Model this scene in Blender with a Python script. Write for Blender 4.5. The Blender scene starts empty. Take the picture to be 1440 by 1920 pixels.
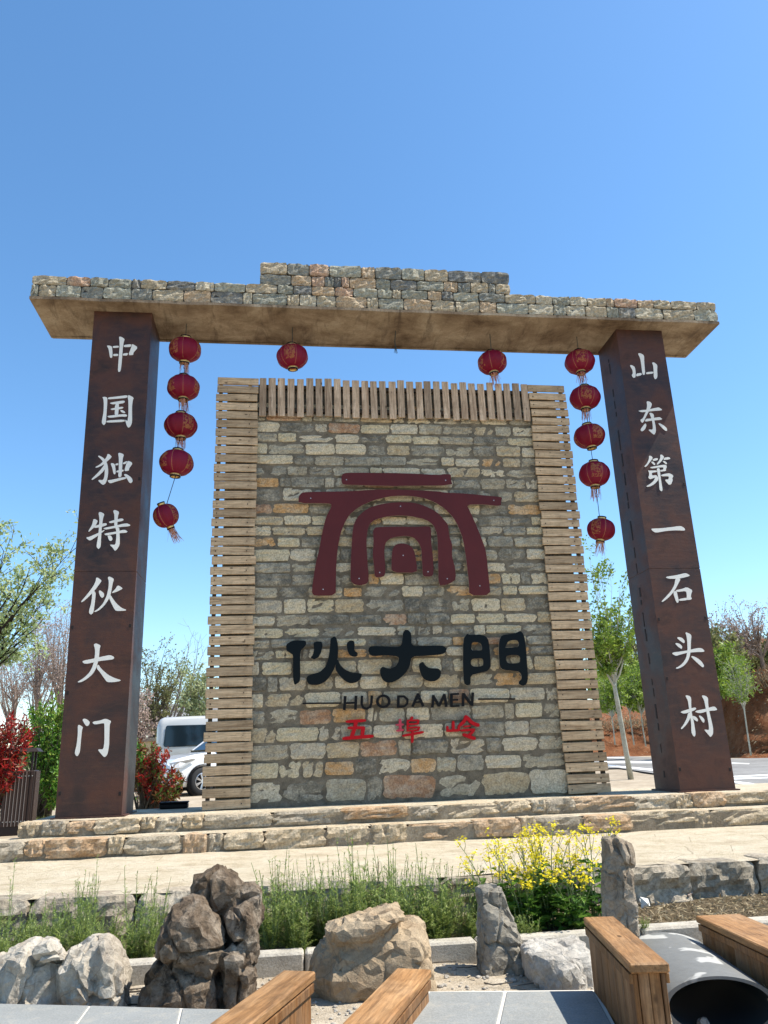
import bpy, bmesh, math, random
import numpy as np
from mathutils import Vector, Matrix, noise
from mathutils.geometry import tessellate_polygon
rad = math.radians
scn = bpy.context.scene
COL = scn.collection

# ------------------------------------------------------------------ camera
CAM = Vector((2.4829, -8.7764, 0.5392)); YAW, PITCH, ROLL, FPX = 0.12996, 0.30262, -0.0346, 1443.0
cyw, syw, cp, sp = math.cos(YAW), math.sin(YAW), math.cos(PITCH), math.sin(PITCH)
FWD = Vector((syw*cp, cyw*cp, sp)); _r = Vector((cyw, -syw, 0)); _u = _r.cross(FWD)
RGT = math.cos(ROLL)*_r + math.sin(ROLL)*_u; UPV = -math.sin(ROLL)*_r + math.cos(ROLL)*_u
cam_d = bpy.data.cameras.new('camera'); cam = bpy.data.objects.new('camera', cam_d); COL.objects.link(cam)
cam_d.sensor_fit = 'VERTICAL'; cam_d.sensor_height = 36.0; cam_d.lens = FPX/1920*36.0
cam_d.clip_start = 0.05; cam_d.clip_end = 3000
cam.matrix_world = Matrix(((RGT.x, UPV.x, -FWD.x, CAM.x), (RGT.y, UPV.y, -FWD.y, CAM.y), (RGT.z, UPV.z, -FWD.z, CAM.z), (0, 0, 0, 1)))
scn.camera = cam
# survey helpers: sight line through a point of the photograph, met with a plane of the place
def ray(px, py): return FWD + RGT*((px-720)/FPX) + UPV*((960-py)/FPX)
def onz(px, py, z): d = ray(px, py); return CAM + d*((z-CAM.z)/d.z)
def ony(px, py, y): d = ray(px, py); return CAM + d*((y-CAM.y)/d.y)
def atd(px, py, t): return CAM + ray(px, py)*t
def gnd(px, t, z):
    p = atd(px, 1400, t); return Vector((p.x, p.y, z))

# ------------------------------------------------------------------ light
SUN_AZ, SUN_EL = rad(-7.0), rad(57)          # from +x towards +y
SD = Vector((math.cos(SUN_AZ)*math.cos(SUN_EL), math.sin(SUN_AZ)*math.cos(SUN_EL), math.sin(SUN_EL)))
world = bpy.data.worlds.new('World'); scn.world = world; world.use_nodes = True
wn = world.node_tree.nodes; wl = world.node_tree.links; wn.clear()
sky = wn.new('ShaderNodeTexSky'); sky.sky_type = 'NISHITA'; sky.sun_disc = False
sky.sun_elevation = SUN_EL; sky.sun_rotation = math.atan2(SD.x, SD.y)
sky.altitude = 100; sky.air_density = 1.0; sky.dust_density = 0.35; sky.ozone_density = 3.2
bg = wn.new('ShaderNodeBackground'); bg.inputs[1].default_value = 0.145
wo = wn.new('ShaderNodeOutputWorld'); hsv = wn.new('ShaderNodeHueSaturation'); hsv.inputs['Hue'].default_value = .495; hsv.inputs['Saturation'].default_value = 1.15; wl.new(sky.outputs[0], hsv.inputs['Color']); wl.new(hsv.outputs[0], bg.inputs[0]); wl.new(bg.outputs[0], wo.inputs[0])
sl = bpy.data.lights.new('sun', 'SUN'); sl.energy = 4.8; sl.angle = rad(0.53); sl.color = (1.0, 0.95, 0.86)
sun = bpy.data.objects.new('sun', sl); COL.objects.link(sun); sun.location = (20, 10, 30)
sun.rotation_euler = (-SD).to_track_quat('-Z', 'Y').to_euler()
vs = scn.view_settings; vs.view_transform = 'Standard'; vs.look = 'None'; vs.gamma = 1.0; vs.use_curve_mapping = False
vs.exposure = 0.80
scn.cycles.max_bounces = 8; scn.cycles.diffuse_bounces = 4; scn.cycles.transparent_max_bounces = 8
scn.cycles.use_denoising = True

# ------------------------------------------------------------------ materials
class NT:
    def __init__(s, name):
        s.m = bpy.data.materials.new(name); s.m.use_nodes = True; s.t = s.m.node_tree; s.n = s.t.nodes; s.l = s.t.links
        s.b = s.n['Principled BSDF']; s.out = s.n['Material Output']
    def new(s, typ, **kw):
        n = s.n.new(typ)
        for k, v in kw.items():
            if k.startswith('_'): setattr(n, k[1:], v)
        return n
    def put(s, inp, v):
        if hasattr(v, 'links'): s.l.new(v, inp)
        elif isinstance(v, (tuple, list)) and len(v) == 3 and inp.type == 'RGBA': inp.default_value = (*v, 1)
        else: inp.default_value = v
    def pos(s): return s.new('ShaderNodeNewGeometry').outputs['Position']
    def obj(s): return s.new('ShaderNodeTexCoord').outputs['Object']
    def rnd(s): return s.new('ShaderNodeObjectInfo').outputs['Random']
    def math(s, op, a, b=0.0, c=0.0, clamp=False):
        n = s.new('ShaderNodeMath', _operation=op, _use_clamp=clamp); s.put(n.inputs[0], a); s.put(n.inputs[1], b); s.put(n.inputs[2], c); return n.outputs[0]
    def vmul(s, v, sc, off=None):
        n = s.new('ShaderNodeVectorMath', _operation='MULTIPLY'); s.put(n.inputs[0], v); n.inputs[1].default_value = sc
        if off is None: return n.outputs[0]
        a = s.new('ShaderNodeVectorMath', _operation='ADD'); s.l.new(n.outputs[0], a.inputs[0])
        c = s.new('ShaderNodeCombineXYZ'); [s.put(c.inputs[i], off) for i in range(3)]; s.l.new(c.outputs[0], a.inputs[1]); return a.outputs[0]
    def noise(s, v, scale, detail=6, rough=0.6, dist=0.0):
        n = s.new('ShaderNodeTexNoise'); s.l.new(v, n.inputs['Vector']); n.inputs['Scale'].default_value = scale
        n.inputs['Detail'].default_value = detail; n.inputs['Roughness'].default_value = rough; n.inputs['Distortion'].default_value = dist
        return n.outputs['Fac']
    def voro(s, v, scale, feature='F1', out='Distance'):
        n = s.new('ShaderNodeTexVoronoi', _feature=feature); s.l.new(v, n.inputs['Vector']); n.inputs['Scale'].default_value = scale; return n.outputs[out]
    def ramp(s, fac, stops, interp='LINEAR'):
        n = s.new('ShaderNodeValToRGB'); n.color_ramp.interpolation = interp; e = n.color_ramp.elements
        while len(e) > 1: e.remove(e[-1])
        for i, (p, c) in enumerate(stops):
            el = e[0] if i == 0 else e.new(p); el.position = p
            c = (c, c, c) if isinstance(c, (int, float)) else c; el.color = (*c, 1)
        s.put(n.inputs[0], fac); return n.outputs['Color']
    def mix(s, fac, a, b, mode='MIX'):
        n = s.new('ShaderNodeMix', _data_type='RGBA', _blend_type=mode); s.put(n.inputs[0], fac); s.put(n.inputs[6], a); s.put(n.inputs[7], b); return n.outputs[2]
    def bump(s, h, dist=0.01, strength=1.0, chain=None):
        n = s.new('ShaderNodeBump'); n.inputs['Strength'].default_value = strength; n.inputs['Distance'].default_value = dist; s.l.new(h, n.inputs['Height'])
        if chain is not None: s.l.new(chain, n.inputs['Normal'])
        s.l.new(n.outputs[0], s.b.inputs['Normal']); return n.outputs[0]
    def fin(s, col, rough=0.85, metal=0.0, spec=0.3):
        s.put(s.b.inputs['Base Color'], col); s.put(s.b.inputs['Roughness'], rough); s.put(s.b.inputs['Metallic'], metal); s.put(s.b.inputs['Specular IOR Level'], spec); return s.m

def stone_mat(name, pal, blotch, sc=7.0, bump=0.012, fine=60, dark=(0.09, 0.085, 0.075), dk=0.35, rough=0.9):
    t = NT(name); r = t.rnd(); p = t.vmul(t.pos(), (1, 1, 1), t.math('MULTIPLY', r, 37.0))
    c = t.ramp(r, pal, 'CONSTANT')
    n1 = t.noise(p, sc, 7, 0.65, 0.3); n2 = t.noise(p, fine, 5, 0.7); n3 = t.noise(p, sc*2.7, 8, 0.7, 0.6)
    c = t.mix(t.ramp(n1, [(0.42, 0.0), (0.72, 0.62)]), c, blotch)
    c = t.mix(t.ramp(n3, [(0.54, 0.0), (0.70, dk)]), c, dark)
    c = t.mix(0.85, c, t.ramp(n2, [(0.28, 0.35), (0.72, 1.45)]), 'MULTIPLY')
    h = t.math('ADD', t.math('MULTIPLY', n3, 1.0), t.math('MULTIPLY', n2, 0.35))
    t.bump(h, bump, 0.9)
    return t.fin(c, rough, 0, 0.2)
WALLP = [(0, (.52, .43, .27)), (.12, (.36, .31, .215)), (.22, (.19, .168, .125)), (.33, (.57, .47, .31)), (.44, (.43, .33, .195)), (.53, (.25, .225, .17)), (.61, (.53, .45, .315)), (.70, (.145, .13, .10)), (.78, (.32, .27, .185)), (.87, (.49, .28, .115)), (.92, (.44, .37, .26)), (.97, (.36, .20, .11))]
M = {}
M['wall_stone'] = stone_mat('wall_stone', WALLP, (.63, .55, .40), 7, .016, 55, (.11, .098, .078), .55)
BEAMP = [(0, (.40, .335, .23)), (.15, (.25, .25, .20)), (.3, (.43, .35, .235)), (.43, (.20, .205, .18)), (.55, (.46, .33, .205)), (.64, (.33, .325, .255)), (.76, (.47, .30, .20)), (.83, (.15, .155, .15)), (.9, (.50, .44, .32))]
M['beam_stone'] = stone_mat('beam_stone', BEAMP, (.50, .43, .31), 8, .03, 40, (.12, .115, .105), .4)
STEPP = [(0, (.48, .37, .235)), (.2, (.40, .33, .235)), (.38, (.52, .41, .27)), (.52, (.34, .285, .21)), (.66, (.47, .31, .18)), (.76, (.50, .41, .29)), (.9, (.44, .275, .15))]
M['step_stone'] = stone_mat('step_stone', STEPP, (.60, .50, .36), 9, .022, 45, (.19, .155, .115), .5)
BORP = [(0, (.37, .30, .215)), (.35, (.44, .365, .265)), (.7, (.30, .25, .18))]
M['border_stone'] = stone_mat('border_stone', BORP, (.46, .42, .35), 7, .03, 30, (.13, .12, .10), .5)

def mortar():
    t = NT('mortar'); p = t.pos(); n = t.noise(p, 9, 8, .7); n2 = t.noise(p, 80, 4, .7)
    c = t.mix(t.ramp(n, [(.3, 0.0), (.7, 1.0)]), (.105, .09, .067), (.265, .222, .16)); c = t.mix(.7, c, t.ramp(n2, [(.3, .6), (.7, 1.3)]), 'MULTIPLY'); t.bump(t.math('ADD', n, t.math('MULTIPLY', n2, .5)), .03); return t.fin(c, .95, 0, .1)
M['mortar'] = mortar()
def concrete_under():
    t = NT('beam_concrete'); p = t.pos(); n = t.noise(t.vmul(p, (1, 1.2, 1)), 1.9, 9, .66, .3); n2 = t.noise(t.vmul(p, (3.2, .55, 1)), 2.4, 7, .72, .6); n3 = t.noise(p, 45, 5, .75)
    c = t.ramp(n, [(.3, (.095, .062, .038)), (.44, (.20, .145, .095)), (.56, (.29, .225, .155)), (.72, (.40, .335, .25))])
    c = t.mix(t.ramp(n2, [(.52, 0.0), (.68, .75)]), c, (.085, .06, .042)); c = t.mix(.5, c, t.ramp(n3, [(.3, .6), (.7, 1.2)]), 'MULTIPLY')
    t.bump(t.math('ADD', n2, t.math('MULTIPLY', n3, .4)), .012); return t.fin(c, .9, 0, .15)
M['beam_concrete'] = concrete_under()
def corten():
    t = NT('weathered_steel'); p = t.pos(); n = t.noise(p, 1.7, 7, .62, .4); n2 = t.noise(t.vmul(p, (1, 1, 3.5)), 5, 6, .7); n3 = t.noise(p, 120, 3, .6)
    c = t.ramp(n, [(.30, (.017, .010, .009)), (.45, (.044, .020, .015)), (.58, (.078, .029, .017)), (.72, (.030, .016, .013))])
    c = t.mix(t.ramp(n2, [(.5, 0.0), (.72, .6)]), c, (.095, .040, .021)); c = t.mix(.6, c, t.ramp(n3, [(.3, .7), (.7, 1.3)]), 'MULTIPLY')
    t.bump(t.math('ADD', n2, t.math('MULTIPLY', n3, .25)), .0025); return t.fin(c, t.ramp(n, [(.35, .46), (.65, .66)]), .15, .4)
M['steel'] = corten()
def plain(name, col, rough=.5, metal=0., spec=.4, var=.0, sc=8, bump=0., coat=0.):
    t = NT(name)
    c = col
    if var:
        n = t.noise(t.pos(), sc, 6, .65); c = t.mix(n, tuple(x*(1-var) for x in col), tuple(min(1, x*(1+var)) for x in col))
        if bump: t.bump(n, bump)
    if coat: t.b.inputs['Coat Weight'].default_value = coat; t.b.inputs['Coat Roughness'].default_value = .05
    return t.fin(c, rough, metal, spec)
M['dark_bed'] = plain('dark_joint_mortar', (.055, .05, .042), .95, 0, .1, .3, 20)
M['white_letter'] = plain('white_letter', (.70, .68, .62), .5, 0, .4, .06, 20)
M['maroon'] = plain('maroon_panel', (.088, .013, .011), .36, 0, .2, .30, 2.0)
M['plate_edge'] = plain('pale_plate_edge', (.45, .38, .28), .6)
M['black_gloss'] = plain('black_gloss', (.002, .003, .004), .2, 0, .10, .3, 3)
M['red_letter'] = plain('red_letter', (.42, .005, .010), .5, 0, .12, .15, 18)
M['pink_letter'] = plain('faded_red_letter', (.44, .05, .075), .5, 0, .15, .15, 18)
M['screw'] = plain('screw_steel', (.5, .48, .45), .35, .8)
def wood(name, cols, axis, streak=1.0, rough=.75, sc=1.0, lat=28):
    t = NT(name); r = t.rnd(); v = [lat*sc]*3; v[axis] = 1.6*sc
    p = t.vmul(t.obj(), tuple(v), t.math('MULTIPLY', r, 53.0))
    n = t.noise(p, 1.0, 7, .62, .8); n2 = t.noise(p, 4.0, 4, .7)
    q = t.vmul(t.obj(), tuple(3.0 if i == axis else 6.0 for i in range(3)), t.math('MULTIPLY', r, 19.0))
    kn = t.voro(q, 1.3); bl = t.noise(q, .8, 5, .6)
    c = t.ramp(n, [(.3, cols[0]), (.5, cols[1]), (.72, cols[2])])
    c = t.mix(t.ramp(bl, [(.45, 0.0), (.7, .55*streak)]), c, cols[3])
    c = t.mix(t.ramp(kn, [(.05, .85), (.10, 0.0)]), c, tuple(x*.3 for x in cols[0]))
    c = t.mix(1.0, c, t.ramp(r, [(0, .72), (.5, 1.0), (1, 1.18)]), 'MULTIPLY')
    c = t.mix(.8, c, t.ramp(n2, [(.3, .45), (.6, 1.1), (.75, 1.3)]), 'MULTIPLY'); gr = t.noise(t.obj(), 9, 6, .7); c = t.mix(t.ramp(gr, [(.5, 0.0), (.72, .5)]), c, tuple(x*.45 for x in cols[0]))
    t.bump(t.math('ADD', n, t.math('MULTIPLY', n2, .6)), .004); return t.fin(c, rough, 0, .25)
GREYW = [(.31, .195, .105), (.54, .38, .225), (.68, .50, .315), (.42, .305, .19)]
M['slat_x'] = wood('weathered_slat', GREYW, 0)
GREYV = [(.25, .155, .09), (.52, .375, .25), (.68, .51, .355), (.30, .195, .12)]
M['slat_z'] = wood('weathered_upright_slat', GREYV, 2)
M['batten'] = plain('dark_batten', (.05, .038, .028), .85, 0, .2, .3, 10)
HON = [(.20, .095, .035), (.32, .165, .065), (.42, .24, .11), (.30, .20, .115)]
M['cap_wood'] = wood('golden_cap_board', HON, 1, .7, .6, 1, 20)
M['plank_wood'] = wood('parapet_plank', [(.13, .055, .018), (.22, .10, .033), (.30, .16, .065), (.34, .25, .165)], 2, .6, .65, 1, 22)

def path_mat():
    t = NT('cream_flagstone'); p = t.pos(); n = t.noise(p, 3.2, 8, .68, .4); n2 = t.noise(t.vmul(p, (1, 2.2, 1)), 16, 7, .72, .7); cr = t.voro(t.vmul(p, (1, 1.6, 1)), 1.6, 'DISTANCE_TO_EDGE'); n3 = t.noise(p, 90, 4, .7)
    c = t.ramp(n, [(.3, (.46, .375, .255)), (.47, (.60, .51, .365)), (.72, (.68, .60, .46))])
    c = t.mix(t.ramp(n2, [(.52, 0.0), (.68, .6)]), c, (.36, .265, .165)); c = t.mix(t.ramp(cr, [(0.0, .55), (.012, 0.0)]), c, (.22, .17, .11))
    c = t.mix(.6, c, t.ramp(n3, [(.3, .75), (.7, 1.15)]), 'MULTIPLY')
    t.bump(t.math('ADD', t.math('MULTIPLY', n2, 1.0), t.math('MULTIPLY', n3, .3)), .03); return t.fin(c, .95, 0, .1)
M['path'] = path_mat()
def soil(name, a, b, c3, sc=5, bump=.02, pebble=None):
    t = NT(name); p = t.pos(); n = t.noise(p, sc, 8, .7); n2 = t.noise(p, sc*9, 6, .75); n3 = t.noise(p, sc*.25, 4, .6)
    c = t.ramp(n, [(.3, a), (.5, b), (.7, c3)]); c = t.mix(.7, c, t.ramp(n2, [(.3, .6), (.7, 1.3)]), 'MULTIPLY'); c = t.mix(.6, c, t.ramp(n3, [(.3, .8), (.7, 1.15)]), 'MULTIPLY')
    t.bump(t.math('ADD', n, n2), bump); return t.fin(c, .97, 0, .08)
M['soil'] = soil('bed_soil', (.10, .075, .045), (.17, .13, .08), (.24, .19, .12), 7, .03)
M['gravel'] = soil('pale_gravel_sand', (.44, .35, .245), (.56, .47, .35), (.64, .56, .44), 8, .02)
M['yard'] = soil('dusty_yard', (.30, .235, .165), (.38, .31, .225), (.44, .37, .28), .8, .02)
M['earth'] = soil('red_earth', (.17, .062, .028), (.31, .125, .055), (.42, .21, .11), .9, .25)
M['asphalt'] = soil('road_asphalt', (.20, .19, .18), (.235, .225, .21), (.27, .26, .245), .6, .004)
M['paint'] = plain('road_paint', (.74, .73, .69), .7, 0, .3, .12, 3)
M['kerb'] = soil('kerb_concrete', (.36, .32, .26), (.45, .41, .34), (.52, .48, .40), 9, .006)
def slabm():
    t = NT('grey_slab'); p = t.pos(); n = t.noise(p, 5, 7, .6); n2 = t.noise(p, 110, 4, .75)
    c = t.mix(n, (.19, .195, .185), (.285, .29, .275)); c = t.mix(.8, c, t.ramp(n2, [(.3, .7), (.7, 1.25)]), 'MULTIPLY'); n4 = t.noise(p, 14, 7, .7, .5); c = t.mix(t.ramp(n4, [(.52, 0.0), (.70, .5)]), c, (.36, .33, .27)); t.bump(n2, .002); return t.fin(c, .8, 0, .3)
M['slab'] = slabm()
M['joint'] = plain('pale_joint', (.55, .51, .44), .95, 0, .1, .15, 30)

def leafm(name, cols, trans=.35, rough=.55):
    t = NT(name); g = t.new('ShaderNodeNewGeometry'); r = g.outputs['Random Per Island']
    c = t.ramp(r, [(i/(len(cols)-1), k) for i, k in enumerate(cols)])
    t.fin(c, rough, 0, .3)
    tr = t.new('ShaderNodeBsdfTranslucent'); t.l.new(c, tr.inputs[0]); mx = t.new('ShaderNodeMixShader'); mx.inputs[0].default_value = trans
    t.l.new(t.b.outputs[0], mx.inputs[1]); t.l.new(tr.outputs[0], mx.inputs[2]); t.l.new(mx.outputs[0], t.out.inputs[0]); return t.m
M['leaf_fresh'] = leafm('fresh_leaf', [(.14, .21, .055), (.25, .33, .11), (.36, .44, .18), (.42, .48, .24)])
M['leaf_yellowgreen'] = leafm('yellow_green_leaf', [(.10, .17, .02), (.20, .29, .035), (.30, .38, .06)])
M['leaf_green'] = leafm('green_leaf', [(.035, .10, .012), (.07, .19, .02), (.13, .28, .035), (.22, .36, .06)])
M['leaf_olive'] = leafm('olive_leaf', [(.11, .115, .035), (.19, .19, .07), (.27, .27, .12)])
M['leaf_tree'] = leafm('tree_leaf', [(.20, .28, .09), (.32, .40, .15), (.42, .50, .23), (.48, .53, .30)], .5)
M['leaf_pale'] = leafm('pale_spring_leaf', [(.17, .21, .08), (.29, .33, .15), (.40, .42, .22)])
M['leaf_red'] = leafm('red_leaf', [(.10, .008, .010), (.28, .014, .014), (.42, .025, .02), (.45, .09, .04)], .4, .4)
M['leaf_bronze'] = leafm('bronze_leaf', [(.06, .045, .012), (.14, .06, .02), (.27, .05, .025), (.10, .13, .03), (.30, .13, .06)], .3, .4)
M['bud'] = leafm('dry_bud', [(.33, .25, .20), (.44, .35, .29), (.40, .29, .26)], .35, .8)
M['weed_leaf'] = leafm('weed_leaf', [(.11, .17, .03), (.19, .27, .05), (.29, .36, .09), (.40, .44, .17)], .4)
M['weed_stem'] = plain('weed_stem', (.16, .21, .07), .7)
M['rape_leaf'] = leafm('rape_leaf', [(.05, .12, .02), (.10, .21, .03), (.17, .29, .05)], .35)
M['petal'] = leafm('yellow_petal', [(.78, .62, .01), (.86, .72, .02), (.80, .70, .05)], .35)
M['dry'] = leafm('dry_straw', [(.20, .14, .07), (.33, .25, .14), (.44, .36, .22), (.14, .10, .06)], .15, .85)
M['grass'] = leafm('rough_grass', [(.09, .14, .02), (.18, .25, .04), (.30, .33, .09), (.34, .30, .13)], .3)
M['bark'] = soil('grey_bark', (.07, .055, .042), (.12, .10, .08), (.17, .145, .115), 10, .01)
M['bark_dark'] = soil('dark_bark', (.022, .018, .015), (.045, .036, .03), (.07, .058, .046), 10, .01)
M['bark_twig'] = plain('pale_twig', (.25, .195, .16), .85, 0, .1, .3, 6)
M['limewash'] = soil('limewashed_bark', (.34, .33, .26), (.44, .43, .35), (.52, .51, .43), 4, .006)

def lantern_mat():
    t = NT('lantern_cloth'); o = t.obj(); r = t.rnd()
    sx = t.new('ShaderNodeSeparateXYZ'); t.l.new(o, sx.inputs[0])
    ang = t.math('ARCTAN2', sx.outputs[1], sx.outputs[0]); a2 = t.math('ADD', ang, t.math('MULTIPLY', r, 6.28))
    win = t.math('MULTIPLY', t.math('COSINE', t.math('MULTIPLY', a2, 3.0)), 1.0)
    n = t.noise(t.vmul(o, (1, 1, 1), t.math('MULTIPLY', r, 9.0)), 26, 3, .6, 1.2)
    zb = t.math('ABSOLUTE', sx.outputs[2])
    msk = t.math('MULTIPLY', t.math('GREATER_THAN', win, .45), t.math('GREATER_THAN', n, .5)); msk = t.math('MULTIPLY', msk, t.math('LESS_THAN', zb, .095))
    fade = t.noise(o, 7, 4, .6)
    red = t.mix(fade, (.17, .003, .020), (.27, .005, .034)); red = t.mix(t.math('MULTIPLY', r, .35), red, (.36, .02, .09)); c = t.mix(t.math('MULTIPLY', msk, .75), red, (.46, .20, .07))
    t.fin(c, .55, 0, .4)
    tr = t.new('ShaderNodeBsdfTranslucent'); t.l.new(t.mix(.35, c, (.6, .012, .10)), tr.inputs[0]); mx = t.new('ShaderNodeMixShader'); mx.inputs[0].default_value = .45
    t.l.new(t.b.outputs[0], mx.inputs[1]); t.l.new(tr.outputs[0], mx.inputs[2]); t.l.new(mx.outputs[0], t.out.inputs[0]); return t.m
M['lantern'] = lantern_mat()
M['gold'] = plain('gold_trim', (.62, .42, .16), .35, .6)
M['black'] = plain('black_trim', (.005, .0045, .005), .5, 0, .15)
M['rib'] = plain('gold_rib', (.50, .22, .10), .4, .3)
M['tassel'] = leafm('faded_tassel', [(.40, .13, .09), (.52, .27, .17), (.48, .22, .15)], .3, .8)
M['wire'] = plain('thin_wire', (.02, .035, .035), .6)

def rockm(name, cols, sc=2.2, bump=.03, stain=(.05, .04, .03), st=.6):
    t = NT(name); p = t.pos(); n = t.noise(p, sc, 9, .68, .6); n2 = t.noise(p, sc*5, 8, .7, .4); n3 = t.noise(p, 70, 5, .75); v = t.voro(t.vmul(p, (1, 1, 1.3)), sc*2.2, 'DISTANCE_TO_EDGE')
    c = t.ramp(n, [(.3, cols[0]), (.45, cols[1]), (.58, cols[2]), (.72, cols[3])])
    c = t.mix(t.ramp(n2, [(.52, 0.0), (.66, st)]), c, stain)
    c = t.mix(t.ramp(v, [(0, .35), (.018, 0.0)]), c, tuple(x*.5 for x in stain)); c = t.mix(.6, c, t.ramp(n3, [(.3, .65), (.7, 1.3)]), 'MULTIPLY')
    t.bump(t.math('ADD', t.math('MULTIPLY', n2, 1.0), t.math('MULTIPLY', n3, .25)), bump); return t.fin(c, .92, 0, .2)
M['rock_pale'] = rockm('pale_limestone', [(.22, .18, .14), (.38, .33, .26), (.46, .41, .33), (.54, .50, .43)], 2.4, .02, (.16, .12, .085), .5)
M['rock_dark'] = rockm('dark_pitted_rock', [(.075, .048, .029), (.16, .115, .076), (.28, .225, .165), (.60, .53, .43)], 4.6, .03, (.04, .026, .016), .85)
M['rock_brown'] = rockm('brown_boulder', [(.22, .15, .088), (.36, .265, .165), (.43, .335, .22), (.52, .43, .31)], 2.0, .022, (.13, .09, .055), .5)
M['rock_grey'] = rockm('grey_layered_rock', [(.15, .13, .095), (.26, .23, .18), (.33, .295, .235), (.44, .40, .33)], 3.0, .03, (.06, .052, .042), .5)
M['rock_post'] = rockm('grey_post_rock', [(.20, .15, .10), (.33, .265, .19), (.42, .35, .265), (.54, .46, .37)], 3.0, .03, (.07, .05, .035), .5)
M['rock_white'] = rockm('whitish_rock', [(.30, .27, .22), (.44, .40, .34), (.52, .48, .41), (.60, .56, .50)], 2.2, .03, (.16, .14, .12), .45)
def pipem():
    t = NT('grey_pipe'); p = t.pos(); n = t.noise(p, 4.2, 3, .5, .4); n2 = t.noise(p, 22, 6, .7)
    c = t.mix(n2, (.12, .122, .115), (.20, .20, .188)); c = t.mix(t.ramp(n, [(.60, 0.0), (.63, .75)]), c, (.50, .49, .45)); t.bump(n2, .003); return t.fin(c, .6, 0, .4)
M['pipe'] = pipem()
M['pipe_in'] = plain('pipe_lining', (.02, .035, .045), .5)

# ------------------------------------------------------------------ mesh helpers
def link(o, parent=None):
    COL.objects.link(o)
    if parent is not None: o.parent = parent
    return o
def tag(o, label=None, cat=None, group=None, kind=None):
    if label: o['label'] = label
    if cat: o['category'] = cat
    if group: o['group'] = group
    if kind: o['kind'] = kind
    return o
def empty(name, loc=(0, 0, 0), rz=0.0):
    o = bpy.data.objects.new(name, None); o.location = loc; o.rotation_euler = (0, 0, rz); o.empty_display_size = .2; return link(o)
def mesh_obj(name, verts, faces, mat, parent=None, smooth=False, mats=None, fm=None):
    me = bpy.data.meshes.new(name); me.from_pydata([tuple(v) for v in verts], [], faces)
    for m in (mats or [mat]): me.materials.append(m)
    if fm is not None: me.polygons.foreach_set('material_index', fm)
    if smooth: me.polygons.foreach_set('use_smooth', [True]*len(me.polygons))
    me.update(); o = bpy.data.objects.new(name, me); return link(o, parent)
class MB:
    def __init__(s): s.v = []; s.f = []
    def add(s, vs, fs):
        k = len(s.v); s.v += [tuple(v) for v in vs]; s.f += [tuple(i+k for i in f) for f in fs]
    def box(s, x0, x1, y0, y1, z0, z1, mtx=None):
        vs = [Vector(p) for p in ((x0, y0, z0), (x1, y0, z0), (x1, y1, z0), (x0, y1, z0), (x0, y0, z1), (x1, y0, z1), (x1, y1, z1), (x0, y1, z1))]
        if mtx is not None: vs = [mtx @ v for v in vs]
        s.add(vs, [(0, 3, 2, 1), (4, 5, 6, 7), (0, 1, 5, 4), (1, 2, 6, 5), (2, 3, 7, 6), (3, 0, 4, 7)])
    def tube(s, pts, rads, n=6, cap=True):
        rings = []; L = len(pts)
        for i, p in enumerate(pts):
            p = Vector(p); a = Vector(pts[max(0, i-1)]); b = Vector(pts[min(L-1, i+1)]); d = (b-a)
            d = d.normalized() if d.length > 1e-9 else Vector((0, 0, 1))
            u = d.orthogonal().normalized() if i == 0 or abs(d.dot(pu)) > .95 else (pu - d*pu.dot(d)).normalized()
            pu = u; w = d.cross(u); r = rads[i] if hasattr(rads, '__len__') else rads
            rings.append([p + (u*math.cos(2*math.pi*k/n) + w*math.sin(2*math.pi*k/n))*r for k in range(n)])
        vs = [v for rg in rings for v in rg]; fs = []
        for i in range(L-1):
            for k in range(n): fs.append((i*n+k, i*n+(k+1) % n, (i+1)*n+(k+1) % n, (i+1)*n+k))
        if cap: fs += [tuple(range(n-1, -1, -1)), tuple((L-1)*n+k for k in range(n))]
        s.add(vs, fs)
    def lathe(s, prof, n=24, mtx=None, lobes=0, amp=0.0):
        vs = []; fs = []
        for (r, z) in prof:
            for k in range(n):
                a = 2*math.pi*k/n; rr = r*(1 + amp*(abs(math.cos(a*lobes/2))-.6)) if lobes else r
                v = Vector((rr*math.cos(a), rr*math.sin(a), z)); vs.append(mtx @ v if mtx is not None else v)
        for i in range(len(prof)-1):
            for k in range(n): fs.append((i*n+k, i*n+(k+1) % n, (i+1)*n+(k+1) % n, (i+1)*n+k))
        s.add(vs, fs)
    def leaf(s, p, d, side, l, w):
        s.add([p, p + d*l*.5 + side*w*.5, p + d*l, p + d*l*.5 - side*w*.5], [(0, 1, 2, 3)])
    def build(s, name, mat, parent=None, smooth=False): return mesh_obj(name, s.v, s.f, mat, parent, smooth)
def box_obj(name, x0, x1, y0, y1, z0, z1, mat, parent=None, bevel=0.0, mtx=None):
    m = MB(); m.box(x0, x1, y0, y1, z0, z1, mtx); o = m.build(name, mat, parent)
    if bevel:
        bm = bmesh.new(); bm.from_mesh(o.data); bmesh.ops.bevel(bm, geom=bm.edges[:], offset=bevel, segments=1, affect='EDGES'); bm.to_mesh(o.data); bm.free()
    return o
def chaikin(P, k=1):
    for _ in range(k):
        Q = []
        for i in range(len(P)):
            a, b = P[i], P[(i+1) % len(P)]; Q += [(a[0]*.8+b[0]*.2, a[1]*.8+b[1]*.2), (a[0]*.2+b[0]*.8, a[1]*.2+b[1]*.8)]
        P = Q
    return P
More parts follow.
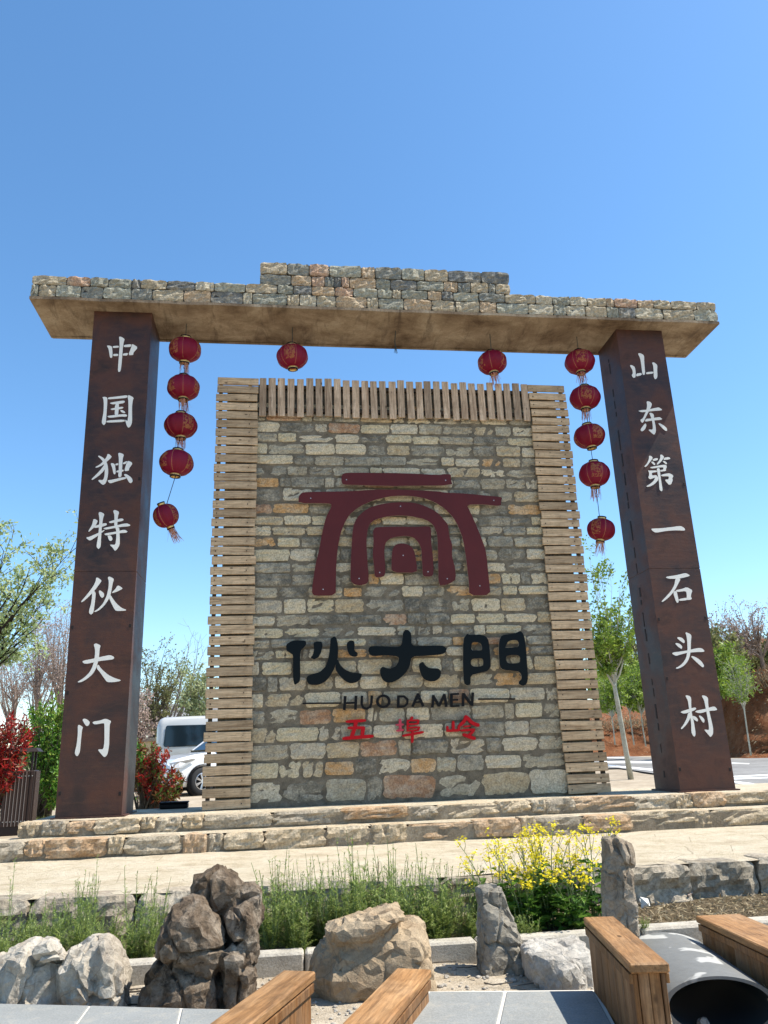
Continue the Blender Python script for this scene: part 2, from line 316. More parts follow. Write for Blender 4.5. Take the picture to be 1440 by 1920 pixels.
def prism(mb, loops, to3, y0, y1):
    """flat plate cut to an outline (first loop) with holes (other loops); to3(x, y, depth) -> point"""
    tri = tessellate_polygon([[Vector((p[0], p[1], 0)) for p in L] for L in loops]); flat = [p for L in loops for p in L]; n = len(flat)
    vs = [to3(p[0], p[1], y0) for p in flat] + [to3(p[0], p[1], y1) for p in flat]; fs = []
    for t in tri:
        a, b, c = (Vector(vs[i]) for i in t); front = (b-a).cross(c-a).y < 0
        t2 = t if front else t[::-1]; fs.append(tuple(t2)); fs.append(tuple(i+n for i in t2[::-1]))
    k = 0
    for L in loops:
        m = len(L)
        for i in range(m): fs.append((k+i, k+(i+1) % m, n+k+(i+1) % m, n+k+i))
        k += m
    mb.add(vs, fs)
def rnd_unit(R):
    while True:
        v = Vector((R.uniform(-1, 1), R.uniform(-1, 1), R.uniform(-1, 1)))
        if .05 < v.length < 1: return v.normalized()
def grid_obj(name, xs, ys, zf, mat, kind='structure'):
    vs = [(x, y, zf(x, y)) for y in ys for x in xs]; nx = len(xs)
    fs = [(j*nx+i, j*nx+i+1, (j+1)*nx+i+1, (j+1)*nx+i) for j in range(len(ys)-1) for i in range(nx-1)]
    o = mesh_obj(name, vs, fs, mat, None, True); return tag(o, kind=kind)
def lin(a, b, n): return [a+(b-a)*i/(n-1) for i in range(n)]

# ------------------------------------------------------------------ stones shared by walls, beam and steps
def stone_mesh(name, seed, mat, rough=.012, rnd_edge=.10, out=.05, nx=6, nz=4, ed=.022, smooth=True):
    """unit block (x,z in -.5..5), face towards -y with uneven dressed relief; depth 0.1 m"""
    R = random.Random(seed); vs = []; fs = []; s = Vector((R.uniform(0, 99),)*3)
    def P(i, j):
        u, w = i/nx-.5, j/nz-.5; ex = 1-abs(2*u); ez = 1-abs(2*w); edge = min(ex*2.2, ez*1.4)
        rb = max(0.0, 1-edge/rnd_edge/2.2)
        n = noise.noise(Vector((u*3.1, w*2.3, 0))+s); n2 = noise.noise(Vector((u*7, w*5, 3))+s)
        wob = noise.noise(Vector((u*4, w*4, 9))+s)*out; wob2 = noise.noise(Vector((u*4+30, w*4, 9))+s)*out
        cut = .035 if (i in (0, nx) and j in (0, nz)) else 0
        return (u*(1-2*cut)+(wob if i in (0, nx) else wob*.4), -(rough*1.3*n+rough*n2)+ed*rb*rb, w*(1-2*cut)+(wob2 if j in (0, nz) else 0))
    vs = [P(i, j) for j in range(nz+1) for i in range(nx+1)]; W = nx+1
    fs = [(j*W+i, j*W+i+1, (j+1)*W+i+1, (j+1)*W+i) for j in range(nz) for i in range(nx)]
    loop = [i for i in range(nx+1)] + [j*W+nx for j in range(1, nz+1)] + [nz*W+i for i in range(nx-1, -1, -1)] + [j*W for j in range(nz-1, 0, -1)]
    k = len(vs); vs += [(vs[a][0]*1.0, .1, vs[a][2]*1.0) for a in loop]; m = len(loop)
    for i in range(m): fs.append((loop[(i+1) % m], loop[i], k+i, k+(i+1) % m))
    fs.append(tuple(range(k, k+m)))
    me = bpy.data.meshes.new(name); me.from_pydata(vs, [], fs); me.materials.append(mat)
    me.polygons.foreach_set('use_smooth', [smooth and i < nx*nz for i in range(len(fs))]); me.update(); return me
def stone_obj(me, parent, c, L, H, D=.1, rz=0.0, ry=0.0, name='stone'):
    o = bpy.data.objects.new(name, me); o.location = c; o.scale = (L, D/.1, H); o.rotation_euler = (0, ry, rz); return link(o, parent)
WST = [stone_mesh('wall_stone', 100+i, M['wall_stone'], .009, .04, .065, 8, 5, .006, False) for i in range(14)]
BST = [stone_mesh('beam_stone', 200+i, M['beam_stone'], .013, .03, .008, 8, 5, .004, False) for i in range(12)]
SST = [stone_mesh('step_stone', 300+i, M['step_stone'], .0085, .05, .06, 10, 5, .004, False) for i in range(12)]
OST = [stone_mesh('border_stone', 400+i, M['border_stone'], .016, .10, .03, 12, 7, .010, False) for i in range(8)]
def course(R, meshes, parent, x0, x1, zc, H, y, lo, hi, gap, D=.1, jig=.0, ends=False, yj=.012):
    x = x0; n = 0
    while x < x1-.04:
        L = R.uniform(lo, hi)
        if R.random() < .16: L *= .55
        if x1-(x+L) < lo*.6: L = x1-x
        h = H*(1-R.uniform(0, jig))
        stone_obj(R.choice(meshes), parent, (x+L/2, y+R.uniform(-yj, yj), zc+R.uniform(-.5, .5)*(H-h)), L-gap, h-gap, D, 0, R.uniform(-.012, .012)*(1 if jig else .3)); x += L; n += 1
    return n

# ------------------------------------------------------------------ the setting
M['tan_mortar'] = soil('tan_pointing', (.22, .175, .12), (.32, .26, .185), (.43, .36, .265), 6, .03)
def back_z(x, y):
    if y < -.7: return -.80
    return -.36 + .05*noise.noise(Vector((x*.2, y*.2, 0)))
gx = [-900, -300, -120, -60]+lin(-40, 60, 51)+[80, 140, 320, 900]
gy = [-200, -40, -12, -6, -.72, -.68]+lin(1, 70, 48)+[90, 150, 300, 700, 1500]
grid_obj('ground', gx, gy, back_z, M['yard'])
def path_z(x, y): return -.300 + .010*noise.noise(Vector((x*1.3, y*2.0, 5))) + .012*noise.noise(Vector((x*4, y*6, 1)))
grid_obj('path', lin(-9, 17, 150), lin(-3.0, -.74, 26), path_z, M['path'])
PATH = bpy.data.objects['path']
R = random.Random(11)
x = -8.6
while x < 15:                                    # rough kerbing blocks that hold the path's front edge
    L = R.uniform(.50, .86); o = stone_obj(R.choice(OST), PATH, (x+L/2, -3.05+R.uniform(-.03, .03), -.43+R.uniform(-.01, .01)), L-.02, .27, .24, R.uniform(-.03, .03), 0, 'border_stone'); x += L
def plat_z(x, y): return -.004 + .006*noise.noise(Vector((x*2.5, y*4, 3)))
XL, XR = -.10, 10.4
platform = grid_obj('platform', lin(XL+.02, XR, 90), lin(-.30, 1.15, 10), plat_z, M['path'])
box_obj('platform_core', XL+.03, XR, -.416, 1.15, -.40, -.022, M['tan_mortar'], platform)
n_st = 0
def riser(parent, x0, x1, y, zt, zb, seed):
    R = random.Random(seed); x = x0
    while x < x1-.05:
        L = R.uniform(.13, .70)
        if x1-(x+L) < .16: L = x1-x
        h = (zt-zb)*R.uniform(.66, 1.0); t = zt+R.uniform(-.012, .010)
        o = stone_obj(R.choice(SST), parent, (x+L/2, y+R.uniform(-.02, .02), t-h/2), L-R.uniform(.004, .022), h, .22, R.uniform(-.02, .02), R.uniform(-.015, .015)); x += L
riser(platform, XL, XR, -.43, .004, -.145, 21)
step = grid_obj('lower_step', lin(-6, 12, 130), lin(-.76, -.30, 6), lambda x, y: -.140+.008*noise.noise(Vector((x*3, y*5, 7))), M['path'])
box_obj('step_core', -6, 12, -.816, -.38, -.45, -.158, M['tan_mortar'], step)
riser(step, -6, 12, -.83, -.132, -.315, 22)
def bed_z(x, y): return -.565 + .035*noise.noise(Vector((x*1.5, y*2, 2))) + .012*noise.noise(Vector((x*7, y*7, 2))) + (.03 if x > 4.4 else 0)
grid_obj('planting_bed', lin(-9, 17, 200), lin(-3.86, -2.95, 24), bed_z, M['soil'])
kerb = tag(empty('kerb', (0, -3.84, -.6)), kind='structure')
x = -8.3; R = random.Random(5)
while x < 16:
    L = .99; o = box_obj('kerb_stone', x-.0, x+L-.008, -3.915+R.uniform(-.006, .006), -3.79, -.72, -.508+R.uniform(-.005, .005), M['kerb'], None, .012); o.parent = kerb; o.matrix_parent_inverse = Matrix.Translation((0, 3.84, .6)); x += L
ZC = -.655; pl_, pr_ = onz(1250, 1895, ZC), onz(1452, 1880, ZC); pn = (pl_+pr_)/2; PR = (pl_-pr_).length/2; PB = ony(1345, 1830, pn.y).z-ZC; pf = onz(1240, 1748, ZC+PB); dpx = (pf-pn); dpx.z = 0; LP = dpx.length; dpx.normalize()
PVX = Vector((-dpx.y, dpx.x, 0))
def gravel_z(x, y):
    z = -.625 + .018*noise.noise(Vector((x*2, y*2, 4))) + .008*noise.noise(Vector((x*8, y*8, 4)))
    q = Vector((x-pn.x, y-pn.y, 0)); t = q.dot(dpx); l = abs(q.dot(PVX)); w = PR-.02 if t > -.02 else PR+.06
    if -1.2 < t < LP-.03 and l < w: z -= .30*min(1, (w-l)/.05)
    return z
grid_obj('gravel_ground', lin(-9, 3.9, 130)+lin(3.92, 5.3, 76)+lin(5.33, 12, 70), lin(-11.5, -5.4, 40)+lin(-5.37, -3.88, 90), gravel_z, M['gravel'])

def hill_z(x, y): return -1.5 + 7.5*math.exp(-((y-290)/60)**2)*(.75+.5*noise.noise(Vector((x*.012, y*.01, 3)))+.12*noise.noise(Vector((x*.06, y*.06, 3))))
M['far_scrub'] = soil('far_scrub', (.06, .075, .025), (.11, .115, .045), (.17, .15, .075), .15, .5)
grid_obj('hills', lin(-420, 420, 180), lin(190, 420, 24), hill_z, M['far_scrub'])
# grey paving slabs in the foreground
def slab(parent, px, zt, th=.06):
    pts = [onz(*p, zt) if len(p) == 2 else Vector((p[0], p[1], zt)) for p in px]
    n = len(pts); vs = [(p.x, p.y, zt) for p in pts]+[(p.x, p.y, zt-th) for p in pts]
    o = mesh_obj('slab', vs, [tuple(range(n)), tuple(range(2*n-1, n-1, -1))]+[(i, n+i, n+(i+1) % n, (i+1) % n) for i in range(n)], M['slab'], parent)
    bm = bmesh.new(); bm.from_mesh(o.data); bmesh.ops.recalc_face_normals(bm, faces=bm.faces[:]); bmesh.ops.bevel(bm, geom=bm.edges[:], offset=.004, segments=1, affect='EDGES'); bm.to_mesh(o.data); bm.free()
    return o
def quad_sheet(name, px, z, mat, parent=None):
    pts = [onz(*p, z) if len(p) == 2 else Vector((p[0], p[1], z)) for p in px]
    return mesh_obj(name, [(p.x, p.y, z) for p in pts], [tuple(range(len(pts)))], mat, parent)
ZP = -.585
pave = tag(quad_sheet('bench_paving', [(800, 1859), (1118, 1856), (1190, 1990), (680, 2000)], ZP-.006, M['joint']), kind='structure')
slab(pave, [(806, 1859), (944, 1859), (914, 1985), (700, 1985)], ZP)
slab(pave, [(950, 1859), (1112, 1857), (1182, 1985), (922, 1985)], ZP)
ZQ = -.50
pave2 = tag(quad_sheet('side_paving', [(-160, 1879), (440, 1893), (400, 2060), (-300, 2060)], ZQ-.006, M['joint']), kind='structure')
slab(pave2, [(-160, 1878), (166, 1885), (40, 2055), (-300, 2055)], ZQ, .12)
slab(pave2, [(170, 1885), (338, 1890), (300, 2055), (45, 2055)], ZQ, .12)
slab(pave2, [(172+170, 1890), (440, 1893), (400, 2055), (304, 2055)], ZQ, .12)

# road, markings and the red earth bank on the right
ZR = -.35
def rd(px, py): p = onz(px, py, ZR+.035); return (p.x, p.y)
road_pts = [(1085, 1441), (1160, 1440), (1240, 1452), (1330, 1468), (1440, 1492), (1560, 1530), (1800, 1470), (1560, 1412), (1440, 1421), (1330, 1423), (1250, 1421), (1160, 1417), (1085, 1418)]
rp = [rd(*p) for p in road_pts]
road = tag(mesh_obj('road', [(x, y, ZR+.035) for x, y in rp], [tuple(range(len(rp)))], M['asphalt']), kind='structure')
if road.data.polygons[0].normal.z < 0: road.data.flip_normals()
def marking(px):
    p = [rd(*q) for q in px]; o = mesh_obj('road_marking', [(x, y, ZR+.039) for x, y in p], [tuple(range(len(p)))], M['paint'], road)
    if o.data.polygons[0].normal.z < 0: o.data.flip_normals()
marking([(1120, 1432), (1230, 1442.5), (1230, 1446), (1120, 1434.5)])
marking([(1130, 1427.5), (1225, 1427.2), (1225, 1431), (1130, 1430.5)])
marking([(1120, 1419.5), (1180, 1420.5), (1180, 1422), (1120, 1421)])
marking([(1370, 1455.5), (1450, 1451.5), (1450, 1454), (1370, 1458)])
marking([(1370, 1459.5), (1450, 1456.5), (1450, 1459), (1370, 1462)])
marking([(1370, 1463.5), (1450, 1474), (1450, 1479), (1370, 1467)])
marking([(1372, 1430), (1405, 1431.5), (1405, 1433), (1372, 1431.5)])
# bank: foot line surveyed just beyond the road, crest 3 to 4 m up
foot = [onz(px, py, -.33) for px, py in ((1060, 1413), (1120, 1413), (1190, 1414), (1260, 1416), (1330, 1420), (1400, 1421), (1470, 1420), (1560, 1411), (1700, 1408))]
foot = [Vector((f.x, f.y, 0)) for f in foot]
for i, f in enumerate(foot):
    d = (f-Vector((CAM.x, CAM.y, 0))); L = d.length
    if L > 62: foot[i] = Vector((CAM.x, CAM.y, 0)) + d*(62/L)
def bank_pt(s, t):
    k = min(int(s), len(foot)-2); p = foot[k].lerp(foot[k+1], s-k); d = (p-Vector((CAM.x, CAM.y, 0))).normalized()
    prof = [(0, -.40), (.8, -.15), (2.0, .9), (2.9, 2.2), (3.6, 3.2), (4.6, 3.7), (9, 4.6), (25, 7.5)]
    j = min(int(t), len(prof)-2); f = t-j; a = prof[j][0]*(1-f)+prof[j+1][0]*f; z = prof[j][1]*(1-f)+prof[j+1][1]*f
    hs = [.62, .62, .62, .66, .9, 1.05, 1.1, 1.1, 1.1]; hh = hs[k]*(1-(s-k))+hs[k+1]*(s-k)
    q = p + d*a; n = noise.noise(Vector((q.x*.5, q.y*.5, z*.7)))*.5+noise.noise(Vector((q.x*1.7, q.y*1.7, z*2)))*.25
    w = 1 if 0 < t else 0
    return Vector((q.x, q.y, -.40+(z+.40)*hh+n*.35*w)) + d*n*.9*w
NS, NTT = 170, 60
bv = [bank_pt((len(foot)-1.001)*i/NS, 6.999*j/NTT) for j in range(NTT+1) for i in range(NS+1)]
bf = [(j*(NS+1)+i, j*(NS+1)+i+1, (j+1)*(NS+1)+i+1, (j+1)*(NS+1)+i) for j in range(NTT) for i in range(NS)]
tag(mesh_obj('embankment', bv, bf, M['earth'], None, True), kind='structure')

# ------------------------------------------------------------------ the gate: two steel pillars and a stone-faced beam
H = 5.922; YB0, YB1, T = -.2324, .6993, .3367; BL, BR = -.636, 8.266
gate = tag(empty('village_gate', (3.8, .3, 0)), 'tall gate of two dark steel pillars carrying a long stone-faced beam', 'gate')
GI = Matrix.Translation((-3.8, -.3, 0))
def G(o, p=gate):
    o.parent = p
    if p is gate: o.matrix_parent_inverse = GI
    else: o.matrix_parent_inverse = p.matrix_parent_inverse.copy() if False else Matrix.Identity(4)
    return o
def gate_part(name, label=None):
    o = bpy.data.objects.new(name, None); return o
def pillar(b0, b1, t0, t1, D, side, label):
    x0, x1 = ony(*b0, 0).x, ony(*b1, 0).x; X0, X1 = ony(*t0, 0).x, ony(*t1, 0).x
    def lx(z, a, b): return a+(b-a)*z/H
    vs = []; fs = []; zs = [-.02, 2.58, 2.583, 2.589, 2.592, H+.01]
    for i, z in enumerate(zs):
        g = .004 if i in (2, 3) else 0
        a, b = lx(z, x0, X0)+g, lx(z, x1, X1)-g
        vs += [(a, g, z), (b, g, z), (b, D-g, z), (a, D-g, z)]
    for i in range(len(zs)-1):
        for k in range(4): fs.append((i*4+k, i*4+(k+1) % 4, (i+1)*4+(k+1) % 4, (i+1)*4+k))
    fs += [(3, 2, 1, 0), tuple(len(zs)*4-4+k for k in range(4))]
    o = mesh_obj('pillar', vs, fs, M['steel']); o['label'] = label
    # weld tabs along the corners and the seam strip down the inner side
    R = random.Random(7)
    for z in (.35, 1.3, 2.1, 3.6):
        for e in (0, 1):
            if R.random() < .2: continue
            xx = (lx(z, x0, X0)+.03) if e == 0 else (lx(z, x1, X1)-.03); zz = z+R.uniform(-.15, .15)
            box_obj('weld_tab', xx-.013, xx+.013, -.003, .002, zz-.02, zz+.02, M['black_rust'], o, .0015)
    xi = (lambda z: lx(z, x1, X1)) if side > 0 else (lambda z: lx(z, x0, X0))
    for i in range(26 if side < 0 else 0):
        z0 = .2+i*.215+R.uniform(-.07, .07); z1 = z0+R.uniform(.04, .20); xa = xi(z0)
        box_obj('seam_weld', xa-.003, xa+.003, D*.52+R.uniform(-.012, .008), D*.52+R.uniform(.014, .034), z0, min(z1, H-.05), M['black_rust'], o)
    m = MB(); m.box(x0-.035, x1+.035, -.035, D+.035, -.012, .012); m.build('base_plate', M['steel'], o)
    return o
M['black_rust'] = plain('burnt_weld', (.016, .010, .009), .7, 0, .3, .4, 20)
pL = pillar((103, 1533), (228, 1528), (177, 583), (285, 587), .6265, +1, 'left pillar with seven white characters')
pR = pillar((1276.6, 1488), (1380, 1483), (1155, 617), (1240, 619), .6265, -1, 'right pillar with seven white characters')
for p in (pL, pR): p.parent = gate; p.matrix_parent_inverse = GI

beam = box_obj('beam', BL+.03, BR-.03, YB0+.035, YB1-.03, H+.012, H+T-.01, M['beam_concrete']); beam.parent = gate; beam.matrix_parent_inverse = GI
# irregular underside slab so that the edges are not ruler-straight
R = random.Random(31)
m = MB(); nx = 120; xs = lin(BL, BR, nx); vs = []
for i, xx in enumerate(xs):
    e = .012*noise.noise(Vector((xx*3, 0, 0))); e2 = .018*noise.noise(Vector((xx*4, 5, 0)))
    vs += [(xx, YB0+.004+e, H-.002+.008*noise.noise(Vector((xx*2, 1, 1)))), (xx, YB1+e2, H-.004+.012*noise.noise(Vector((xx*3, 9, 1)))), (xx, YB1+e2, H+.07), (xx, YB0+.004+e, H+.035)]
fs = [(i*4+k, i*4+(k+1) % 4, (i+1)*4+(k+1) % 4, (i+1)*4+k) for i in range(nx-1) for k in range(4)] + [(3, 2, 1, 0), tuple(nx*4-4+k for k in range(4))]
mesh_obj('soffit_slab', vs, fs, M['beam_concrete'], beam)
box_obj('joint_bed', BL+.02, BR-.02, YB0+.033, YB0+.06, H+.036, H+T-.012, M['dark_bed'], beam)
box_obj('drip_edge', BL+.02, BR-.02, YB1-.055, YB1-.012, H-.022, H-.001, M['beam_concrete'], beam, .006)
course(R, BST, beam, BL, BR, H+.037+.084, .168, YB0+.012, .16, .46, .009, .14, .0, yj=.006)
course(R, BST, beam, BL, BR, H+.205+.066, .132, YB0+.012, .15, .42, .009, .14, .0, yj=.006)
# end faces of the beam
for xe, rz in ((BL, -math.pi/2), (BR, math.pi/2)):
    for zc, hh in ((H+.119, .166), (H+.271, .132)):
        y = YB0+.16
        while y < YB1-.05:
            L = min(R.uniform(.2, .34), YB1-y)
            stone_obj(R.choice(BST), beam, (xe+(.012 if xe == BL else -.012), y+L/2, zc), L-.01, hh-.01, .12, rz); y += L
E0, E1, EH = 2.112, 5.391, .335; ZT = H+T
cap = box_obj('cap_block', E0+.03, E1-.03, YB0+.045, YB1-.1, ZT-.012, ZT+EH-.01, M['dark_bed']); cap.parent = gate; cap.matrix_parent_inverse = GI
course(R, BST, cap, E0, E1, ZT+.078, .15, YB0+.016, .15, .40, .009, .14, .0, yj=.006)
course(R, BST, cap, E0, E1, ZT+.155+.09, .175, YB0+.016, .18, .5, .009, .14, .0, yj=.006)
for xe, rz in ((E0, -math.pi/2), (E1, math.pi/2)):
    for zc, hh in ((ZT+.078, .15), (ZT+.245, .175)):
        y = YB0+.17
        while y < YB1-.15:
            L = min(R.uniform(.2, .34), YB1-.1-y)
            stone_obj(R.choice(BST), cap, (xe+(.012 if xe == E0 else -.012), y+L/2, zc), L-.01, hh-.01, .12, rz); y += L

# white characters, each cut from sheet and fixed on the pillar face; outlines in 1/14.4 of a photo pixel
CH_L = {
 'zhong': ((180, 620), "620,165 670,158 775,220 750,300 725,450 710,650 690,900 665,1080 620,1120 590,1080 600,900 620,650 635,450 637,300|290,405 345,398 425,420 442,520 445,700 410,740 375,715 355,580 335,480|450,415 615,405 615,455 455,465|750,385 965,362 935,440 750,442|990,360 1135,450 1010,590 1005,655 870,660 940,480 975,370|465,630 600,625 600,680 465,685|728,618 868,602 845,668 725,672"),
 'guo': ((170, 725), "315,280 380,270 450,295 445,480 425,750 410,980 355,1045 300,980 305,900 345,700 355,480 345,340|465,290 700,265 1000,225 985,300 700,325 465,340|1015,230 1040,228 1165,295 1135,370 1115,560 1120,950 1080,1065 1020,1110 975,1060 930,900 950,895 995,935 1020,750 1020,400 1000,290|515,440 590,420 860,375 925,385 910,430 840,455 600,475 550,465|660,460 760,450 765,500 740,790 645,790|530,600 650,572 840,540 890,555 860,590 740,615 570,632|790,635 860,630 940,690 910,718 830,690|440,795 600,770 930,738 990,770 960,812 800,805 600,835 490,835|430,915 920,885 915,950 425,970"),
 'du': ((160, 835), "600,232 650,240 722,310 590,430 450,545 310,605 260,590 400,510 510,400 575,310|335,290 375,275 480,330 560,420 600,520 620,700 600,880 545,1030 480,1068 430,1040 345,955 370,930 480,940 520,820 525,600 470,430 400,350|510,520 540,620 470,720 350,830 190,935 160,915 280,800 430,640|680,490 730,475 800,510 815,650 820,750 790,790 755,755 730,620|810,500 890,478 890,530 815,540|1015,470 1140,415 1090,500 1020,510|1155,410 1285,480 1180,620 1180,680 1055,700 1075,600 1110,490|835,685 1035,650 1030,705 840,735|885,215 930,200 1045,245 1010,340 995,600 975,860 885,865 905,600 905,340|600,945 720,930 1080,850 1120,895 830,975 680,1030 620,990|1040,790 1090,770 1180,820 1260,890 1280,970 1230,1025 1180,1000 1120,890 1075,840"),
 'te': ((155, 945), "290,410 340,405 400,445 400,480 340,600 180,745 145,740 250,570 275,470|310,600 480,540 620,512 660,540 630,580 480,625 310,648|95,900 170,890 400,790 590,690 590,715 420,850 220,980 180,980 120,945|425,235 480,210 590,270 550,370 520,600 495,900 485,1150 430,1220 375,1160 380,1080 415,900 440,650 455,400|820,185 870,155 990,210 950,330 930,640 850,610 860,300|700,480 860,430 1060,385 1110,420 1080,455 900,490 740,522|550,650 850,590 1180,515 1295,565 1260,600 1000,620 640,690 590,680|575,810 650,785 900,745 1130,690 1215,740 1180,775 1000,785 740,830 640,850|880,640 985,630 995,760 1000,1000 990,1120 930,1220 870,1270 820,1190 735,1105 760,1095 885,1105 910,900 905,700|670,850 760,850 805,920 790,985 735,1000 695,940"),
 'huo': ((145, 1070), "505,190 550,185 660,265 610,340 460,545 300,710 150,840 100,850 110,820 280,620 430,420 500,270|400,570 465,550 495,620 470,850 435,1130 370,1190 320,1150 315,1080 370,900 395,720|580,540 620,530 720,610 720,690 670,740 625,700 585,610|1070,415 1120,400 1225,475 1190,505 1060,570 950,605 930,590 1040,480|820,180 870,155 990,220 950,350 920,520 895,660 830,800 720,950 600,1060 480,1120 450,1100 560,1030 690,890 790,690 845,450 850,280|850,730 895,650 960,760 1060,890 1200,1010 1325,1055 1300,1080 1045,1090 990,1020 920,880"),
 'da': ((137, 1195), "245,660 290,625 550,575 800,515 1000,475 1115,530 1090,590 1000,605 700,640 400,710 300,710|555,190 620,160 745,215 715,310 695,560 660,700 620,840 530,990 380,1120 240,1200 140,1220 120,1200 300,1090 450,940 545,740 590,500 595,320|630,830 670,720 760,850 940,1010 1120,1100 1300,1155 1250,1185 1090,1210 920,1210 850,1120 740,960"),
 'men': ((125, 1335), "420,210 470,175 560,205 625,275 600,350 550,385 500,350|300,360 340,345 440,410 410,490 385,750 355,1080 310,1170 270,1200 220,1130 225,1060 270,880 300,600|690,290 730,255 900,230 1050,175 1195,240 1190,280 1160,340 1150,600 1145,900 1100,1150 1025,1225 970,1180 845,1030 870,1005 990,1010 1020,800 1020,350 1005,295 760,340")}
CH_R = {
 'shan': ((1160, 640), "520,325 580,315 690,375 690,550 720,895 645,905 615,650 585,460|300,650 345,635 440,690 460,830 460,960 415,990 375,960 355,910 385,860 375,770|475,870 615,848 625,910 475,950|740,835 935,815 940,865 745,890|900,575 950,565 1045,635 1040,780 1048,970 1000,1028 950,980 945,800 935,660"),
 'dong': ((1175, 740), "310,435 420,412 560,405 830,345 880,345 965,405 930,425 700,440 430,475 370,460|540,185 575,175 640,195 685,250 660,330 600,450 520,600 460,730 425,760 390,730 370,675 440,640 530,430 555,300|520,650 640,645 860,605 900,610 965,655 920,680 700,695 490,730|610,495 660,485 735,530 740,650 790,900 790,1000 750,1080 715,1065 590,955 610,940 710,945 700,760 655,600|490,780 520,785 535,830 500,930 430,990 385,975 378,930 430,860|850,780 890,768 1000,830 1080,900 1095,960 1070,985 1000,940"),
 'di': ((1190, 840), "390,205 450,215 495,265 420,370 330,490 280,515 265,490 340,410 385,300|480,310 560,275 620,275 635,300 600,335 500,345|440,370 500,365 560,430 545,465 500,440|690,180 740,180 800,240 740,340 640,440 600,450 600,420 660,340 695,260|790,265 920,240 970,285 920,310 780,325|750,350 810,350 875,400 860,445 820,420|415,520 500,500 780,450 850,460 870,510 840,580 850,620 690,640 695,595 770,585 780,520 650,525 500,550 440,545|360,605 400,610 600,605 600,650 465,665 465,745 590,730 600,780 430,840 400,838 365,790 390,740 390,660|595,545 675,545 690,700 715,900 750,1100 745,1160 715,1168 670,1120 655,900 620,700|560,770 620,760 640,860 540,970 440,1030 340,1050 315,1030 420,970 520,880|715,725 800,700 940,680 1050,745 1010,830 1030,860 990,970 945,998 900,970 820,870 840,850 910,850 930,760 720,765"),
 'yi': ((1205, 945), "230,675 260,662 500,655 800,620 980,595 1050,600 1130,650 1150,700 1120,718 900,708 640,725 400,768 330,765 270,725"),
 'shi': ((1225, 1060), "335,325 380,300 600,270 840,212 900,215 990,270 960,295 760,345 600,365 420,360|600,350 700,345 735,380 680,480 600,640 500,780 380,900 250,990 220,975 330,860 480,690 570,530|560,700 630,690 660,830 690,960 670,1010 640,1010 600,940 540,750|600,670 780,635 900,585 1060,670 1020,780 1015,860 1045,890 1010,930 900,935 905,780 880,690 640,720|690,910 910,870 920,940 700,960"),
 'tou': ((1240, 1170), "420,375 470,350 560,370 625,440 635,490 610,522 520,460|375,530 410,510 500,535 565,600 560,660 540,672 460,620|290,795 330,765 500,745 720,710 920,660 1040,645 1120,670 1170,730 1140,755 950,755 680,780 500,830 400,860 340,835|650,230 680,225 780,270 815,320 800,450 795,680 775,850 720,1000 620,1120 500,1190 420,1210 385,1190 470,1150 580,1060 670,920 710,720 700,450 680,320|800,880 840,862 960,910 1080,1000 1150,1110 1150,1160 1110,1170 1040,1110 900,980"),
 'cun': ((1260, 1290), "230,655 260,630 420,580 620,520 660,555 620,600 420,675 310,692|360,210 400,195 480,215 520,270 520,480 540,700 590,900 635,1180 635,1280 600,1318 560,1270 525,1190 520,950 490,750 455,500 430,330|440,660 520,690 490,830 400,980 270,1115 235,1095 320,980 400,820|540,760 600,755 660,790 705,860 690,910 620,870 560,820|620,640 680,605 900,565 1100,500 1160,505 1225,575 1190,605 980,620 780,680 690,670|800,210 850,197 930,225 975,280 975,420 1000,600 1060,850 1110,1080 1110,1240 1045,1328 1000,1280 875,1135 900,1120 1000,1140 995,1000 950,750 910,540 870,330|720,750 760,740 850,810 880,870 870,930 840,935 790,870")}
def poly(s): return [tuple(float(q) for q in p.split(',')) for p in s.split()]
def surveyed(org, k, plane):
    def f(x, y, d):
        p = ony(org[0]+x/k, org[1]+y/k, plane); return (p.x, d, p.z)
    return f
for pil, chs in ((pL, CH_L), (pR, CH_R)):
    for key, (org, s) in chs.items():
        m = MB(); to3 = surveyed(org, 14.4, -.004)
        for i, st in enumerate(s.split('|')): prism(m, [chaikin(poly(st))], to3, -.0030-.0003*i, -.0005)
        m.build('character', M['white_letter'], pil)

# ------------------------------------------------------------------ the framed stone wall
YS = .300                                       # slat face
W0, W1, HW = 1.5735, 6.1985, 5.2125
IL = (ony(484, 720, YS).x+ony(470, 1500, YS).x)/2; IR = (ony(991, 740, YS).x+ony(1066, 1480, YS).x)/2
ZTS = ony(700, 783, YS).z
wall = tag(empty('sign_wall', (3.9, .55, 0)), 'broad grey and cream stone wall framed by weathered wooden slats', 'wall'); WI = Matrix.Translation((-3.9, -.55, 0))
def WP(o): o.parent = wall; o.matrix_parent_inverse = WI; return o
WP(box_obj('mortar_core', W0+.13, W1-.13, .374, .80, -.01, HW-.10, M['mortar']))
R = random.Random(77); z = .02; k = 0; hs = [.27, .195, .19, .185, .195, .185, .18, .185]
while z < ZTS+.10:
    h = hs[k] if k < len(hs) else R.uniform(.125, .195)-.008*min(1, k/20)
    x0 = IL-.05+R.uniform(-.06, .03); x1 = IR+.04; x = x0
    while x < x1-.05:
        L = R.uniform(.23, .49)*(1.25 if k == 0 else 1.0)
        if R.random() < .12: L = R.uniform(.13, .2)
        if x1-(x+L) < .14: L = x1-x
        g = R.uniform(.014, .032); hh = (h-g)*R.uniform(.84, 1.03)
        o = stone_obj(R.choice(WST), wall, (x+L/2, .362+R.uniform(-.008, .010), z+h/2+R.uniform(-.006, .006)), L-g, hh, .1, 0, R.uniform(-.025, .025)); o.matrix_parent_inverse = WI
        x += L
    z += h; k += 1
